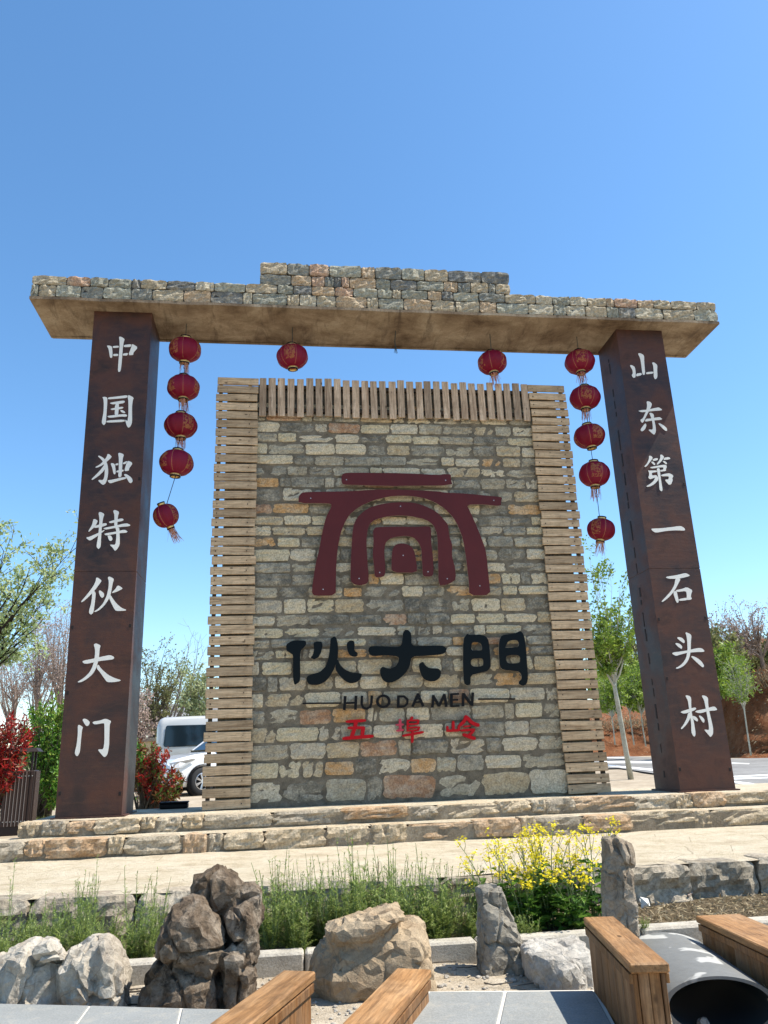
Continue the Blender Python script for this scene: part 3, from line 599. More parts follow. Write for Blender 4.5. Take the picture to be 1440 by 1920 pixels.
# slats
def shared(name, x0, x1, y0, y1, z0, z1, mat, bev=.003):
    o = box_obj(name, x0, x1, y0, y1, z0, z1, mat, None, bev); me = o.data; bpy.data.objects.remove(o); return me
NSL = 44; PI_ = HW/NSL; R = random.Random(8)
for (a, b, sd) in ((W0, IL, 0), (IR, W1, 1)):
    L = b-a; mes = [shared('slat', -L/2, L/2, 0, .024, -w/2, w/2, M['slat_x']) for w in (.095, .098, .100)]
    for i in range(NSL):
        o = bpy.data.objects.new('slat', R.choice(mes)); link(o, wall); o.matrix_parent_inverse = WI
        dx = R.uniform(-.012, .012); o.location = ((a+b)/2+dx, YS+R.uniform(-.003, .004), (i+.5)*PI_+R.uniform(-.006, .006)); o.rotation_euler = (0, R.uniform(-.012, .012), 0)
    for xx in ((a+.05, b-.10) if sd == 0 else (a+.10, b-.05)):
        WP(box_obj('batten', xx-.022, xx+.022, YS+.026, YS+.07, .02, HW-.03, M['batten']))
    m = MB()
    for i in range(NSL):                         # nail heads of one side's slats
        for xx in (a+.05, b-.10): m.box(xx-.004, xx+.004, YS-.004, YS, (i+.5)*PI_-.004+R.uniform(-.012, .012), (i+.5)*PI_+.005, None)
    o = WP(m.build('nail_heads', M['black'])); o['kind'] = 'stuff'
NV = 30; PV = (IR-IL)/NV; HT = HW-ZTS; mes = [shared('slat', -w/2, w/2, 0, .024, -HT/2, HT/2, M['slat_z']) for w in (.088, .092, .085)]
for i in range(NV):
    o = bpy.data.objects.new('slat', R.choice(mes)); link(o, wall); o.matrix_parent_inverse = WI
    o.location = (IL+(i+.5)*PV+R.uniform(-.005, .005), YS+R.uniform(-.003, .004), ZTS+HT/2+R.uniform(-.012, .012)); o.rotation_euler = (0, R.uniform(-.012, .012), 0)
for zz in (HW-.115, ZTS+.10): WP(box_obj('batten', IL+.005, IR-.005, YS+.026, YS+.07, zz-.025, zz+.025, M['batten']))

# emblem of nested arches
EM = {'roof_bar': "650,160 680,125 760,118 1440,122 1980,150 2020,135 2130,140 2125,200 2150,290 1440,295 1380,300 900,285 670,280 650,240",
 'outer_arch': "70,440 110,390 180,378 720,370 1100,345 1440,345 1980,370 2020,385 2340,400 2750,440 2820,450 2805,510 2800,570 2550,545 2340,550 2390,650 2480,850 2570,1080 2605,1200 2640,1560 2662,1770 2375,1775 2370,1600 2330,1250 2290,1010 2230,850 2160,720 2040,600 1920,520 1770,460 1590,432 1440,428 1280,440 1080,490 900,570 760,680 690,800 640,930 600,1130 580,1350 575,1600 572,1775 285,1780 250,1740 255,1650 300,1350 350,1150 390,920 440,720 530,545 440,530 70,530",
 'middle_arch': "820,800 880,700 1000,600 1180,540 1400,515 1620,520 1790,570 1940,650 2040,760 2090,820 2105,980 2145,1080 2140,1250 2185,1400 2195,1550 2140,1600 2060,1635 1960,1640 1955,1300 1945,950 1890,820 1790,750 1590,705 1440,695 1280,705 1100,750 1030,810 1000,900 985,1060 1000,1300 1020,1560 990,1620 900,1640 820,1625 770,1580 775,1300 790,1050 800,900",
 'inner_arch': "1080,890 1120,850 1440,845 1630,850 1830,838 1860,870 1860,1050 1885,1250 1895,1480 1860,1520 1750,1520 1740,1400 1730,1150 1690,1060 1620,990 1520,970 1380,985 1300,1010 1240,1070 1225,1200 1245,1400 1235,1510 1180,1530 1100,1530 1090,1400 1070,1220 1085,1050 1075,940",
 'door_plate': "1335,1160 1370,1095 1440,1070 1540,1080 1610,1130 1640,1200 1665,1350 1672,1470 1325,1465 1325,1300"}
emb = tag(empty('arch_emblem', (3.9, .31, 2.5)), 'large maroon emblem of nested arches under a bar on the stone wall', 'emblem'); EI = Matrix.Translation((-3.9, -.31, -2.5))
SCR = {'roof_bar': [(718, 212), (2056, 220)], 'outer_arch': [(235, 463), (2706, 492), (403, 1692), (2518, 1645)], 'middle_arch': [(888, 1546), (2078, 1549), (1447, 570)], 'inner_arch': [(1166, 1465), (1818, 1455)], 'door_plate': [(1483, 1234)]}
to3 = surveyed((550, 870), 7.2, .29)
for i, (nm, s) in enumerate(EM.items()):
    m = MB(); P = chaikin(poly(s)); prism(m, [P], to3, .288, .291); o = m.build(nm, M['maroon'], emb); o.matrix_parent_inverse = EI
    m = MB(); prism(m, [P], to3, .2912, .300); q = m.build('plate_edge', M['plate_edge'], o)
    for (sx, sy) in SCR[nm]:
        c = Vector(to3(sx, sy, .287)); mm = MB(); mm.tube([c, c+Vector((0, .03, 0))], .007, 8); mm.build('screw', M['screw'], o)
# black characters, line of Latin capitals, red characters
BK = [((520, 1170), "145,350 230,290 300,275 480,280 490,345 460,385 390,460 385,600 388,900 375,980 290,1035 265,930 262,700 265,525 220,490 155,455|605,315 680,292 750,300 765,370 740,480 690,570 620,600 555,575 600,520 620,420|895,250 960,205 1000,240 1028,380 1020,600 960,760 880,900 800,980 690,1030 560,1030 510,1000 487,905 540,860 720,810 820,710 865,560 890,380|970,760 1015,580 1060,690 1140,770 1260,820 1435,835 1400,930 1340,985 1240,1005 1150,970 1060,890|1170,320 1230,275 1290,285 1305,340 1300,450 1360,490 1350,545 1290,558 1220,530 1175,440"),
 ((680, 1170), "680,140 720,95 770,100 820,160 825,370 1000,372 1350,362 1415,410 1400,480 1330,515 1100,535 820,550 800,700 740,810 640,910 520,980 420,995 340,950 295,860 290,760 340,715 400,745 480,750 560,715 600,640 610,570 570,545 480,535 350,530 180,545 120,520 90,460 110,390 180,370 400,378 580,390 640,370 665,300|1015,630 1060,700 1120,745 1280,750 1325,800 1310,900 1230,965 1130,970 1040,940 980,860 940,680"),
 ((850, 1170), "165,260 230,160 270,185 390,180 530,195 590,260 610,400 635,700 580,795 480,820 330,850 290,890 290,1020 230,1038 175,1000 160,700;310,320 350,305 440,315 480,360 485,440 420,450 300,445;330,585 480,580 505,610 500,700 440,720 340,720 295,680 295,620|770,290 815,185 1000,165 1060,150 1125,115 1170,150 1200,220 1225,400 1245,700 1260,900 1240,1010 1170,1050 1100,1010 1105,970 1150,930 1150,860 1100,800 1000,790 840,775 780,720 765,500;880,380 920,300 970,275 1070,270 1105,320 1100,385 1000,395 880,405;890,545 960,525 1080,525 1125,560 1120,650 1040,665 920,665 885,600")]
bl = tag(empty('black_lettering', (3.9, .31, 1.6)), 'three large glossy black characters fixed on the stone wall', 'lettering'); BI = Matrix.Translation((-3.9, -.31, -1.6))
for org, s in BK:
    m = MB(); e = MB(); t3 = surveyed(org, 9.0, .29)
    for i, st in enumerate(s.split('|')):
        loops = [chaikin(poly(q)) for q in st.split(';')]; prism(m, loops, t3, .286-.0006*i, .290); prism(e, loops, t3, .2903, .302)
    o = m.build('character', M['black_gloss'], bl); o.matrix_parent_inverse = BI; e.build('plate_edge', M['plate_edge'], o)
def ribbon(pts, w):
    L, Rr = [], []
    for i, p in enumerate(pts):
        a = pts[max(0, i-1)]; b = pts[min(len(pts)-1, i+1)]; dx, dy = b[0]-a[0], b[1]-a[1]; n = math.hypot(dx, dy); nx_, ny_ = -dy/n*w/2, dx/n*w/2
        L.append((p[0]+nx_, p[1]+ny_)); Rr.append((p[0]-nx_, p[1]-ny_))
    return L+Rr[::-1]
def ring(cx, cy, rx, ry): return [(cx+rx*math.cos(2*math.pi*i/22), cy+ry*math.sin(2*math.pi*i/22)) for i in range(22)]
LAT = [('letter', [([(326, 84), (320, 172)], 17), ([(394, 82), (390, 170)], 17), ([(328, 129), (386, 126)], 12)]),
 ('letter', [([(431, 82), (429, 135), (440, 158), (460, 164), (482, 152), (491, 125), (493, 80)], 15)]), ('letter', 'O'),
 ('letter', [([(660, 80), (658, 157)], 16), ([(656, 87), (695, 86), (717, 105), (716, 130), (698, 148), (654, 151)], 14)]),
 ('letter', [([(748, 151), (784, 68)], 15), ([(780, 68), (816, 148)], 16), ([(758, 123), (804, 120)], 11)]),
 ('letter', [([(873, 156), (880, 78)], 15), ([(877, 80), (916, 148)], 15), ([(914, 148), (950, 72)], 15), ([(948, 74), (961, 152)], 16)]),
 ('letter', [([(993, 68), (993, 152)], 16), ([(990, 73), (1040, 70)], 12), ([(994, 109), (1034, 107)], 11), ([(990, 148), (1043, 145)], 12)]),
 ('letter', [([(1065, 148), (1068, 65)], 15), ([(1066, 67), (1122, 143)], 15), ([(1122, 145), (1127, 62)], 15)]),
 ('rule', [([(57, 130), (298, 128)], 9)]), ('rule', [([(1162, 103), (1392, 102)], 9)])]
lt = tag(empty('latin_lettering', (3.9, .31, 1.2)), 'row of small black capitals reading HUO DA MEN between two rules', 'lettering'); LI = Matrix.Translation((-3.9, -.31, -1.2))
t3 = surveyed((550, 1280), 1440/430, .31)
for nm, st in LAT:
    m = MB()
    if st == 'O': prism(m, [ring(565, 117, 46, 43), ring(565, 117, 29, 28)], t3, .300, .33)
    else:
        for i, (p, w) in enumerate(st): prism(m, [ribbon(p, w)], t3, .300-.0006*i, .33)
    o = m.build(nm, M['black'], lt); o.matrix_parent_inverse = LI
RD = [[([(95, 119), (290, 106)], 30, 0), ([(196, 112), (178, 190), (148, 270)], 36, 0), ([(112, 180), (200, 176), (280, 178)], 28, 0), ([(264, 170), (250, 268)], 36, 0), ([(62, 282), (200, 270), (362, 258)], 34, 0)],
 [([(576, 150), (655, 146)], 19, 1), ([(618, 92), (620, 205)], 26, 1), ([(582, 207), (655, 197)], 22, 1), ([(738, 70), (722, 100)], 24, 0), ([(682, 108), (804, 104)], 18, 0), ([(685, 146), (800, 138)], 18, 0), ([(692, 100), (690, 205)], 20, 0), ([(796, 98), (786, 145)], 20, 0), ([(680, 178), (812, 172)], 18, 0), ([(804, 166), (790, 206)], 20, 0), ([(680, 208), (800, 201)], 17, 0), ([(640, 256), (740, 238), (845, 218)], 25, 0), ([(738, 208), (734, 322)], 26, 0)],
 [([(1074, 160), (1078, 212)], 22, 0), ([(1130, 112), (1132, 210)], 27, 0), ([(1186, 150), (1184, 212)], 22, 0), ([(1064, 207), (1196, 201)], 26, 0), ([(1258, 58), (1242, 108), (1190, 162)], 32, 0), ([(1258, 72), (1308, 130), (1382, 158)], 34, 0), ([(1226, 168), (1300, 160)], 18, 0), ([(1202, 204), (1340, 194)], 25, 0), ([(1334, 190), (1310, 225), (1276, 252)], 26, 0), ([(1222, 240), (1280, 262), (1345, 284)], 32, 0)]]
rl = tag(empty('red_lettering', (3.9, .31, 1.0)), 'three small bright red characters below the capitals on the wall', 'lettering'); RI = Matrix.Translation((-3.9, -.31, -1.0))
t3 = surveyed((630, 1330), 1440/280, .31)
for chs in RD:
    m = MB(); m2 = MB()
    for i, (pp, w, pk) in enumerate(chs): prism(m2 if pk else m, [chaikin(ribbon(pp, w))], t3, .304-.0006*i, .335)
    o = m.build('character', M['red_letter'], rl); o.matrix_parent_inverse = RI
    if m2.v: m2.build('faded_stroke', M['pink_letter'], o)

# ------------------------------------------------------------------ lanterns
YLN = .23
def lantern(px, py, wpx, label, tilt=(0, 0), tas=True, squash=1.0, group=None, seed=0, bare=False):
    R = random.Random(900+seed); c = ony(px, py, YLN); sc = (c-CAM).dot(FWD)/FPX; w = wpx*sc; r = w/2; h = r*.74*squash
    o = tag(empty('red_lantern', c), label, 'lantern', group); o.rotation_euler = (tilt[0], tilt[1], R.uniform(0, 6))
    m = MB(); n = 14; prof = []
    for i in range(n+1):
        a = -math.pi/2*.86 + math.pi*.86*i/n; prof.append((r*math.cos(a)**.75, h*math.sin(a)/math.sin(math.pi/2*.86)))
    m.lathe(prof, 48, None, 12, .07); b = m.build('body', M['lantern'], o, True)
    for k in range(6):
        m = MB(); a = 2*math.pi*k/6+.13; pts = [(p[0]*1.0*math.cos(a), p[0]*1.0*math.sin(a), p[1]) for p in prof[1:-1]]; m.tube(pts, .0022, 4, False); m.build('rib', M['rib'], o)
    r0 = prof[0][0]
    for s, nm in ((1, 'top_collar'), (-1, 'bottom_collar')):
        m = MB(); m.lathe([(r0*.95, s*h*.97), (r0*1.0, s*(h+.012)), (r0*.98, s*(h+.030)), (r0*.80, s*(h+.031)), (r0*.80, s*h*.97)], 24); cl = m.build(nm, M['gold'] if not bare else M['black'], o, True)
        m = MB(); m.lathe([(r0*1.01, s*(h+.020)), (r0*1.02, s*(h+.034)), (r0*.8, s*(h+.035))], 24); m.build('rim', M['black'], cl)
    if tas:
        m = MB()
        for k in range(34):
            a = R.uniform(0, 6.28); rr = r0*R.uniform(.75, 1.0); L = R.uniform(.10, .20); p = Vector((rr*math.cos(a), rr*math.sin(a), -h-.03)); q = p
            dx, dy = R.gauss(0, .022), R.gauss(0, .022); t = Vector((-math.sin(a), math.cos(a), 0))*.0035
            pts = [p, p+Vector((dx*.4, dy*.4, -L*.5)), p+Vector((dx, dy, -L))]
            m.add([pts[0]-t, pts[0]+t, pts[1]-t, pts[1]+t, pts[2]-t*.6, pts[2]+t*.6], [(0, 1, 3, 2), (2, 3, 5, 4)])
        m.build('tassel', M['tassel'], o)
    return o, c, h
def wire(p, q, label, sag=0.0):
    m = MB(); mid = (Vector(p)+Vector(q))/2+Vector((sag, 0, 0)); m.tube([p, mid, q], .0045, 5); return tag(m.build('hanging_wire', M['wire']), label, 'wire')
def string(pts, side, lw):
    top = None; names = ['topmost', 'second', 'third', 'fourth', 'lowest']
    cs = []
    for i, (px, py, w, tilt, tas, sq) in enumerate(pts):
        extra = {'left': ['with a gold character print, just under the beam', 'hanging above the wall top on the left', 'with tattered fringe beside the slats', 'bare of tassel, above a long gap', 'crumpled and tilted, hanging by itself'], 'right': ['close under the beam near the pillar', 'beside the top corner of the slats', 'without tassel beside the slats', 'with pale tassel above a long gap', 'hanging low on its own']}[side][i]
        o, c, h = lantern(px, py, w, f'{names[i]} red lantern of the {side} string, {extra}', tilt, tas, sq, 'red lanterns hanging from the beam', i+(10 if side == 'right' else 0)); cs.append((c, h))
    c0 = cs[0][0]; wire((c0.x, YLN, H+.01), c0+Vector((0, 0, cs[0][1])), f'short dark wire from beam to topmost lantern of the {side} string')
    for i in range(len(cs)-1): wire(cs[i][0]-Vector((0, 0, cs[i][1])), cs[i+1][0]+Vector((0, 0, cs[i+1][1])), f'dark wire below the {names[i]} lantern of the {side} string')
string([(347, 656, 59, (.10, .12), True, 1.0), (344, 727, 59, (.03, .05), True, 1.0), (339, 798, 60, (.02, -.03), True, 1.0), (331, 868, 62, (0, .05), False, 1.0), (311, 967, 46, (.25, .38), True, 1.25)], 'left', 0)
string([(1087, 679, 55, (.05, -.06), True, 1.0), (1097, 746, 56, (.04, -.05), True, 1.0), (1105, 818, 57, (.03, .08), False, 1.0), (1114.5, 889, 56, (.02, .05), True, 1.08), (1127, 993, 51, (.1, .15), True, 1.05)], 'right', 0)
for px, py, w, tas, lab, sd, up in ((548, 669, 58, False, 'single red lantern without tassel under the left half of the beam', 31, 2), (923, 680, 54, True, 'single red lantern with a torn tassel under the right half of the beam', 32, 0)):
    o, c, h = lantern(px, py, w, lab, (.06, .05), tas, 1.0, 'red lanterns hanging from the beam', sd); wire((c.x, YLN, H+.01), c+Vector((0, 0, h)), 'dark wire holding the '+lab.split(' under')[0]+(' at left' if sd == 31 else ' at right'))
c = ony(743, 640, YLN); m = MB(); m.tube([(c.x, YLN, H+.01), (c.x-.02, YLN, H-.16), (c.x-.01, YLN, H-.30)], .005, 5)
for k in range(5): m.tube([(c.x-.012, YLN, H-.22), (c.x-.012+.012*(k-2), YLN+.004*k, H-.33-.01*(k % 2))], .003, 4)
tag(m.build('frayed_rope', M['wire']), 'loose frayed cord hanging alone from the middle of the beam', 'cord')

# ------------------------------------------------------------------ rocks
def rock(name, label, mat, lobes, seed, amp=.022, vox=.013, vs_=4.0, crack=.6, dec=.14):
    bm = bmesh.new(); R = random.Random(seed)
    for poly_px, Y, tf, tb in lobes:
        P = [ony(px, py, Y) for px, py in poly_px]; cx = sum((p.x for p in P))/len(P); cz = sum((p.z for p in P))/len(P); pts = []
        for p in P:
            pts.append((p.x, Y, p.z))
            for k, (dy, s) in enumerate(((-tf*.6, .93), (-tf, .66), (tb*.6, .93), (tb, .6))):
                j = R.uniform(.92, 1.08); pts.append((cx+(p.x-cx)*s*j, Y+dy*R.uniform(.8, 1.15), cz+(p.z-cz)*s*j if p.z > -.55 else p.z))
        vs = [bm.verts.new(p) for p in pts]; r = bmesh.ops.convex_hull(bm, input=vs); bmesh.ops.delete(bm, geom=list({g for g in r['geom_interior']+r['geom_unused'] if isinstance(g, bmesh.types.BMVert)}), context='VERTS')
    me = bpy.data.meshes.new(name); bm.to_mesh(me); bm.free(); o = bpy.data.objects.new(name, me); link(o)
    md = o.modifiers.new('r', 'REMESH'); md.mode = 'VOXEL'; md.voxel_size = vox
    md2 = o.modifiers.new('s', 'SMOOTH'); md2.iterations = 1; md2.factor = .5
    dg = bpy.context.evaluated_depsgraph_get(); me2 = bpy.data.meshes.new_from_object(o.evaluated_get(dg)); o.modifiers.clear(); o.data = me2; bpy.data.meshes.remove(me)
    me2.update(); off = Vector((seed*3.1, 0, 0)); out = []
    for v in me2.vertices:
        p = v.co; n = v.normal; ds, _ = noise.voronoi(Vector((p.x, p.y, p.z*.8))*vs_+off+Vector((noise.noise(p*5), noise.noise(p*5+off), 0))*.35); ed_ = ds[1]-ds[0]
        d = amp*noise.fractal(p*5.5+off, .75, 2.1, 6)*.8 + amp*.5*(.3-abs(noise.noise(Vector((p.x*9, p.y*9, p.z*4))+off))) + amp*.30*noise.noise(p*30+off) + amp*.18*noise.noise(p*70+off) - crack*amp*max(0, .05-ed_)*24 - amp*.5*max(0, noise.noise(p*8+off*3)-.25)*2
        out.append(p+n*d)
    for v, p in zip(me2.vertices, out): v.co = p
    if dec < 1:
        md = o.modifiers.new('d', 'DECIMATE'); md.ratio = dec; bpy.context.view_layer.update(); dg = bpy.context.evaluated_depsgraph_get(); me3 = bpy.data.meshes.new_from_object(o.evaluated_get(dg)); o.modifiers.clear(); o.data = me3; bpy.data.meshes.remove(me2); me2 = me3
    me2.materials.clear(); me2.materials.append(mat); me2.polygons.foreach_set('use_smooth', [dec >= 1]*len(me2.polygons)); me2.update()
    return tag(o, label, 'rock')
rock('scholar_rock', 'pale grey twin-peaked limestone rock behind the left paving', M['rock_pale'], [([(-12, 1800), (14, 1790), (26, 1770), (55, 1760), (98, 1764), (120, 1792), (128, 1850), (122, 1900), (-14, 1900)], -4.30, .16, .16), ([(112, 1806), (138, 1774), (170, 1778), (203, 1753), (224, 1782), (238, 1825), (242, 1900), (116, 1900)], -4.34, .17, .15), ([(66, 1775), (95, 1762), (112, 1775), (120, 1796), (80, 1800)], -4.44, .07, .1), ([(20, 1790), (60, 1772), (75, 1840), (60, 1900), (5, 1900)], -4.40, .12, .1), ([(196, 1758), (222, 1785), (236, 1830), (238, 1900), (190, 1900), (182, 1810)], -4.42, .12, .1), ([(140, 1790), (172, 1782), (186, 1850), (180, 1900), (130, 1900)], -4.44, .11, .1)], 1, .026, .011, 4.5, 1.0)
rock('scholar_rock', 'tall dark brown pitted rock with a pointed top and deep cracks', M['rock_dark'], [([(292, 1800), (345, 1800), (385, 1826), (411, 1838), (411, 1905), (262, 1905), (272, 1850)], -4.42, .14, .2), ([(306, 1742), (322, 1702), (352, 1682), (376, 1680), (396, 1705), (421, 1746), (424, 1782), (402, 1832), (350, 1806), (300, 1788)], -4.42, .17, .16), ([(365, 1648), (380, 1638), (411, 1622), (440, 1642), (455, 1660), (448, 1695), (400, 1720), (362, 1690)], -4.30, .11, .14), ([(428, 1668), (475, 1654), (495, 1672), (494, 1722), (484, 1772), (450, 1705), (420, 1715)], -4.28, .12, .12), ([(428, 1716), (465, 1690), (480, 1722), (487, 1770), (484, 1800), (445, 1768)], -4.40, .12, .14), ([(417, 1772), (450, 1766), (476, 1780), (481, 1812), (470, 1905), (416, 1905)], -4.40, .15, .18), ([(330, 1700), (440, 1690), (470, 1790), (460, 1900), (300, 1900)], -4.26, .1, .14)], 2, .030, .012, 3.6, 1.3)
rock('boulder', 'rounded tan brown boulder with a ridge along its top', M['rock_brown'], [([(600, 1764), (690, 1732), (775, 1722), (794, 1730), (808, 1768), (803, 1816), (812, 1880), (620, 1885), (572, 1828)], -4.28, .20, .22), ([(608, 1740), (690, 1722), (735, 1695), (757, 1700), (756, 1718), (690, 1765), (612, 1772)], -4.34, .16, .2), ([(572, 1835), (600, 1790), (625, 1800), (630, 1880), (570, 1880)], -4.22, .14, .18)], 3, .022)
rock('standing_rock', 'slim grey layered rock standing beside the yellow flowers', M['rock_grey'], [([(893, 1662), (929, 1655), (940, 1666), (941, 1702), (922, 1706), (905, 1735), (895, 1702)], -4.10, .07, .09), ([(904, 1708), (936, 1700), (946, 1722), (930, 1772), (904, 1768)], -4.14, .08, .1), ([(900, 1752), (945, 1716), (966, 1745), (979, 1762), (976, 1835), (898, 1835)], -4.10, .10, .13), ([(958, 1800), (984, 1798), (988, 1840), (960, 1840)], -4.16, .07, .08), ([(895, 1664), (938, 1658), (946, 1708), (962, 1745), (976, 1765), (974, 1835), (899, 1835)], -4.06, .07, .09), ([(896, 1690), (915, 1684), (922, 1760), (912, 1835), (899, 1835)], -4.13, .07, .06)], 4, .020, .010, 6.0, .9)
rock('standing_rock', 'tall narrow grey stone post standing behind the wooden parapet', M['rock_post'], [([(1131, 1572), (1153, 1564), (1160, 1575), (1156, 1640), (1154, 1790), (1133, 1790)], -4.03, .06, .08), ([(1150, 1567), (1181, 1579), (1186, 1610), (1183, 1626), (1157, 1620)], -4.06, .07, .08), ([(1158, 1624), (1180, 1626), (1185, 1680), (1191, 1702), (1190, 1790), (1152, 1790), (1160, 1690)], -4.10, .07, .08)], 5, .018, .009, 6.0, .9)
rock('low_rock', 'low whitish rock lying between the slim rock and wooden parapet', M['rock_white'], [([(980, 1778), (1000, 1770), (1098, 1768), (1112, 1800), (1110, 1875), (1015, 1870), (992, 1832)], -4.36, .16, .22), ([(1030, 1800), (1075, 1795), (1095, 1830), (1090, 1872), (1020, 1870)], -4.46, .10, .14)], 6, .024)

# ------------------------------------------------------------------ wooden parapets and the pipe
def parapet(corners, zt, zb, label, seed):
    """corners: far-left, far-right, near-right, near-left of the cap board, seen on the plane z = zt"""
    R = random.Random(seed); A, B, Cc, Dd = [onz(px, py, zt) for px, py in corners]
    far = (A+B)/2; near = (Dd+Cc)/2; ax = (near-far); L = ax.length; ax.normalize(); perp = Vector((-ax.y, ax.x, 0)); w = ((A-B).length+(Dd-Cc).length)/2*.98
    if perp.dot(B-A) < 0: perp = -perp
    o = tag(empty('wooden_parapet', (far.x, far.y, zb)), label, 'parapet', 'wooden parapets in the foreground')
    mt = Matrix(((perp.x, ax.x, 0, 0), (perp.y, ax.y, 0, 0), (0, 0, 1, 0), (0, 0, 0, 1))); h = zt-zb
    o.matrix_world = Matrix.Translation((far.x, far.y, zb)) @ mt.to_4x4() if mt.determinant() > 0 else Matrix.Translation((far.x, far.y, zb)) @ Matrix(((-perp.x, ax.x, 0, 0), (-perp.y, ax.y, 0, 0), (0, 0, 1, 0), (0, 0, 0, 1)))
    bpy.context.view_layer.update()
    box_obj('cap_board', -w/2, w/2, -.02, L+.02, h-.036, h, M['cap_wood'], o, .006)
    for sx in (-1, 1):
        y = .0; i = 0
        while y < L-.02:
            ww = min(R.uniform(.10, .15), L-y); x = sx*(w/2-.022); box_obj('plank', x-.009, x+.009, y+.002, y+ww-.002, 0, h-.038+R.uniform(-.002, 0), M['plank_wood'], o, .003); y += ww
        xx = sx*(w/2-.012)
        box_obj('rail', min(xx, xx-sx*.014)+sx*.012, max(xx, xx-sx*.014)+sx*.012, .0, L, h-.075, h-.040, M['plank_wood'], o, .002)
    for yy in (.004, L-.028): 
        for k in range(2): box_obj('end_board', -w/2+.034+k*(w-.068)/2+.001, -w/2+.034+(k+1)*(w-.068)/2-.001, yy, yy+.022, 0, h-.038, M['plank_wood'], o, .002)
    return o
parapet([(536, 1823), (581, 1821), (372, 2010), (250, 2010)], -.34, -.64, 'wooden parapet with open end post, leftmost, left of the low edging', 1)
parapet([(744, 1817), (805, 1819), (690, 1965), (590, 1965)], -.455, -.64, 'low wooden edging box along the left side of the grey slabs', 2)
parapet([(1099, 1722), (1149, 1718), (1247, 1798), (1181, 1809)], -.272, -.64, 'wooden parapet with chamfered cap casting shade on the grey slab', 3)
parapet([(1320, 1716), (1376, 1716), (1560, 1785), (1530, 1820)], -.425, -.64, 'wooden parapet at the right edge beyond the grey pipe', 4)
# grey culvert pipe
pipe = tag(empty('culvert_pipe', pn), 'grey culvert pipe half sunk in gravel between two wooden parapets', 'pipe')
m = MB(); pv = dpx.cross(Vector((0, 0, 1))); N = 64
def pring(r, t): return [Vector((0, 0, 0))+dpx*t+(pv*math.cos(2*math.pi*k/N)+Vector((0, 0, PB/PR))*math.sin(2*math.pi*k/N))*r for k in range(N)]
rs = [pring(PR-.028, .0), pring(PR, .0), pring(PR, LP), pring(PR-.028, LP)]
m.add([v for r in rs for v in r], [(a*N+k, a*N+(k+1) % N, (a+1)*N+(k+1) % N, (a+1)*N+k) for a in range(3) for k in range(N)]); pw = m.build('pipe_wall', M['pipe'], pipe, True); pw.modifiers.new('e', 'EDGE_SPLIT').split_angle = rad(40)
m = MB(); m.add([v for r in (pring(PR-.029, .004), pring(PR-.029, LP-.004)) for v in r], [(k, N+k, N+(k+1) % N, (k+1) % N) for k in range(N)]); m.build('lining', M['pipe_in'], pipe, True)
m = MB(); ctr = pn+dpx*.10+pv*(-.06)+Vector((0, 0, -PB*.8)); R = random.Random(3)
bm = bmesh.new(); bmesh.ops.create_icosphere(bm, subdivisions=2, radius=.032)
for v in bm.verts: v.co *= 1+.35*noise.noise(v.co*40)
me = bpy.data.meshes.new('pebble'); bm.to_mesh(me); bm.free(); me.materials.append(M['rock_white']); o = bpy.data.objects.new('loose_stone', me); o.location = ctr; link(o); tag(o, 'small pale stone lying inside the mouth of the grey pipe', 'stone')

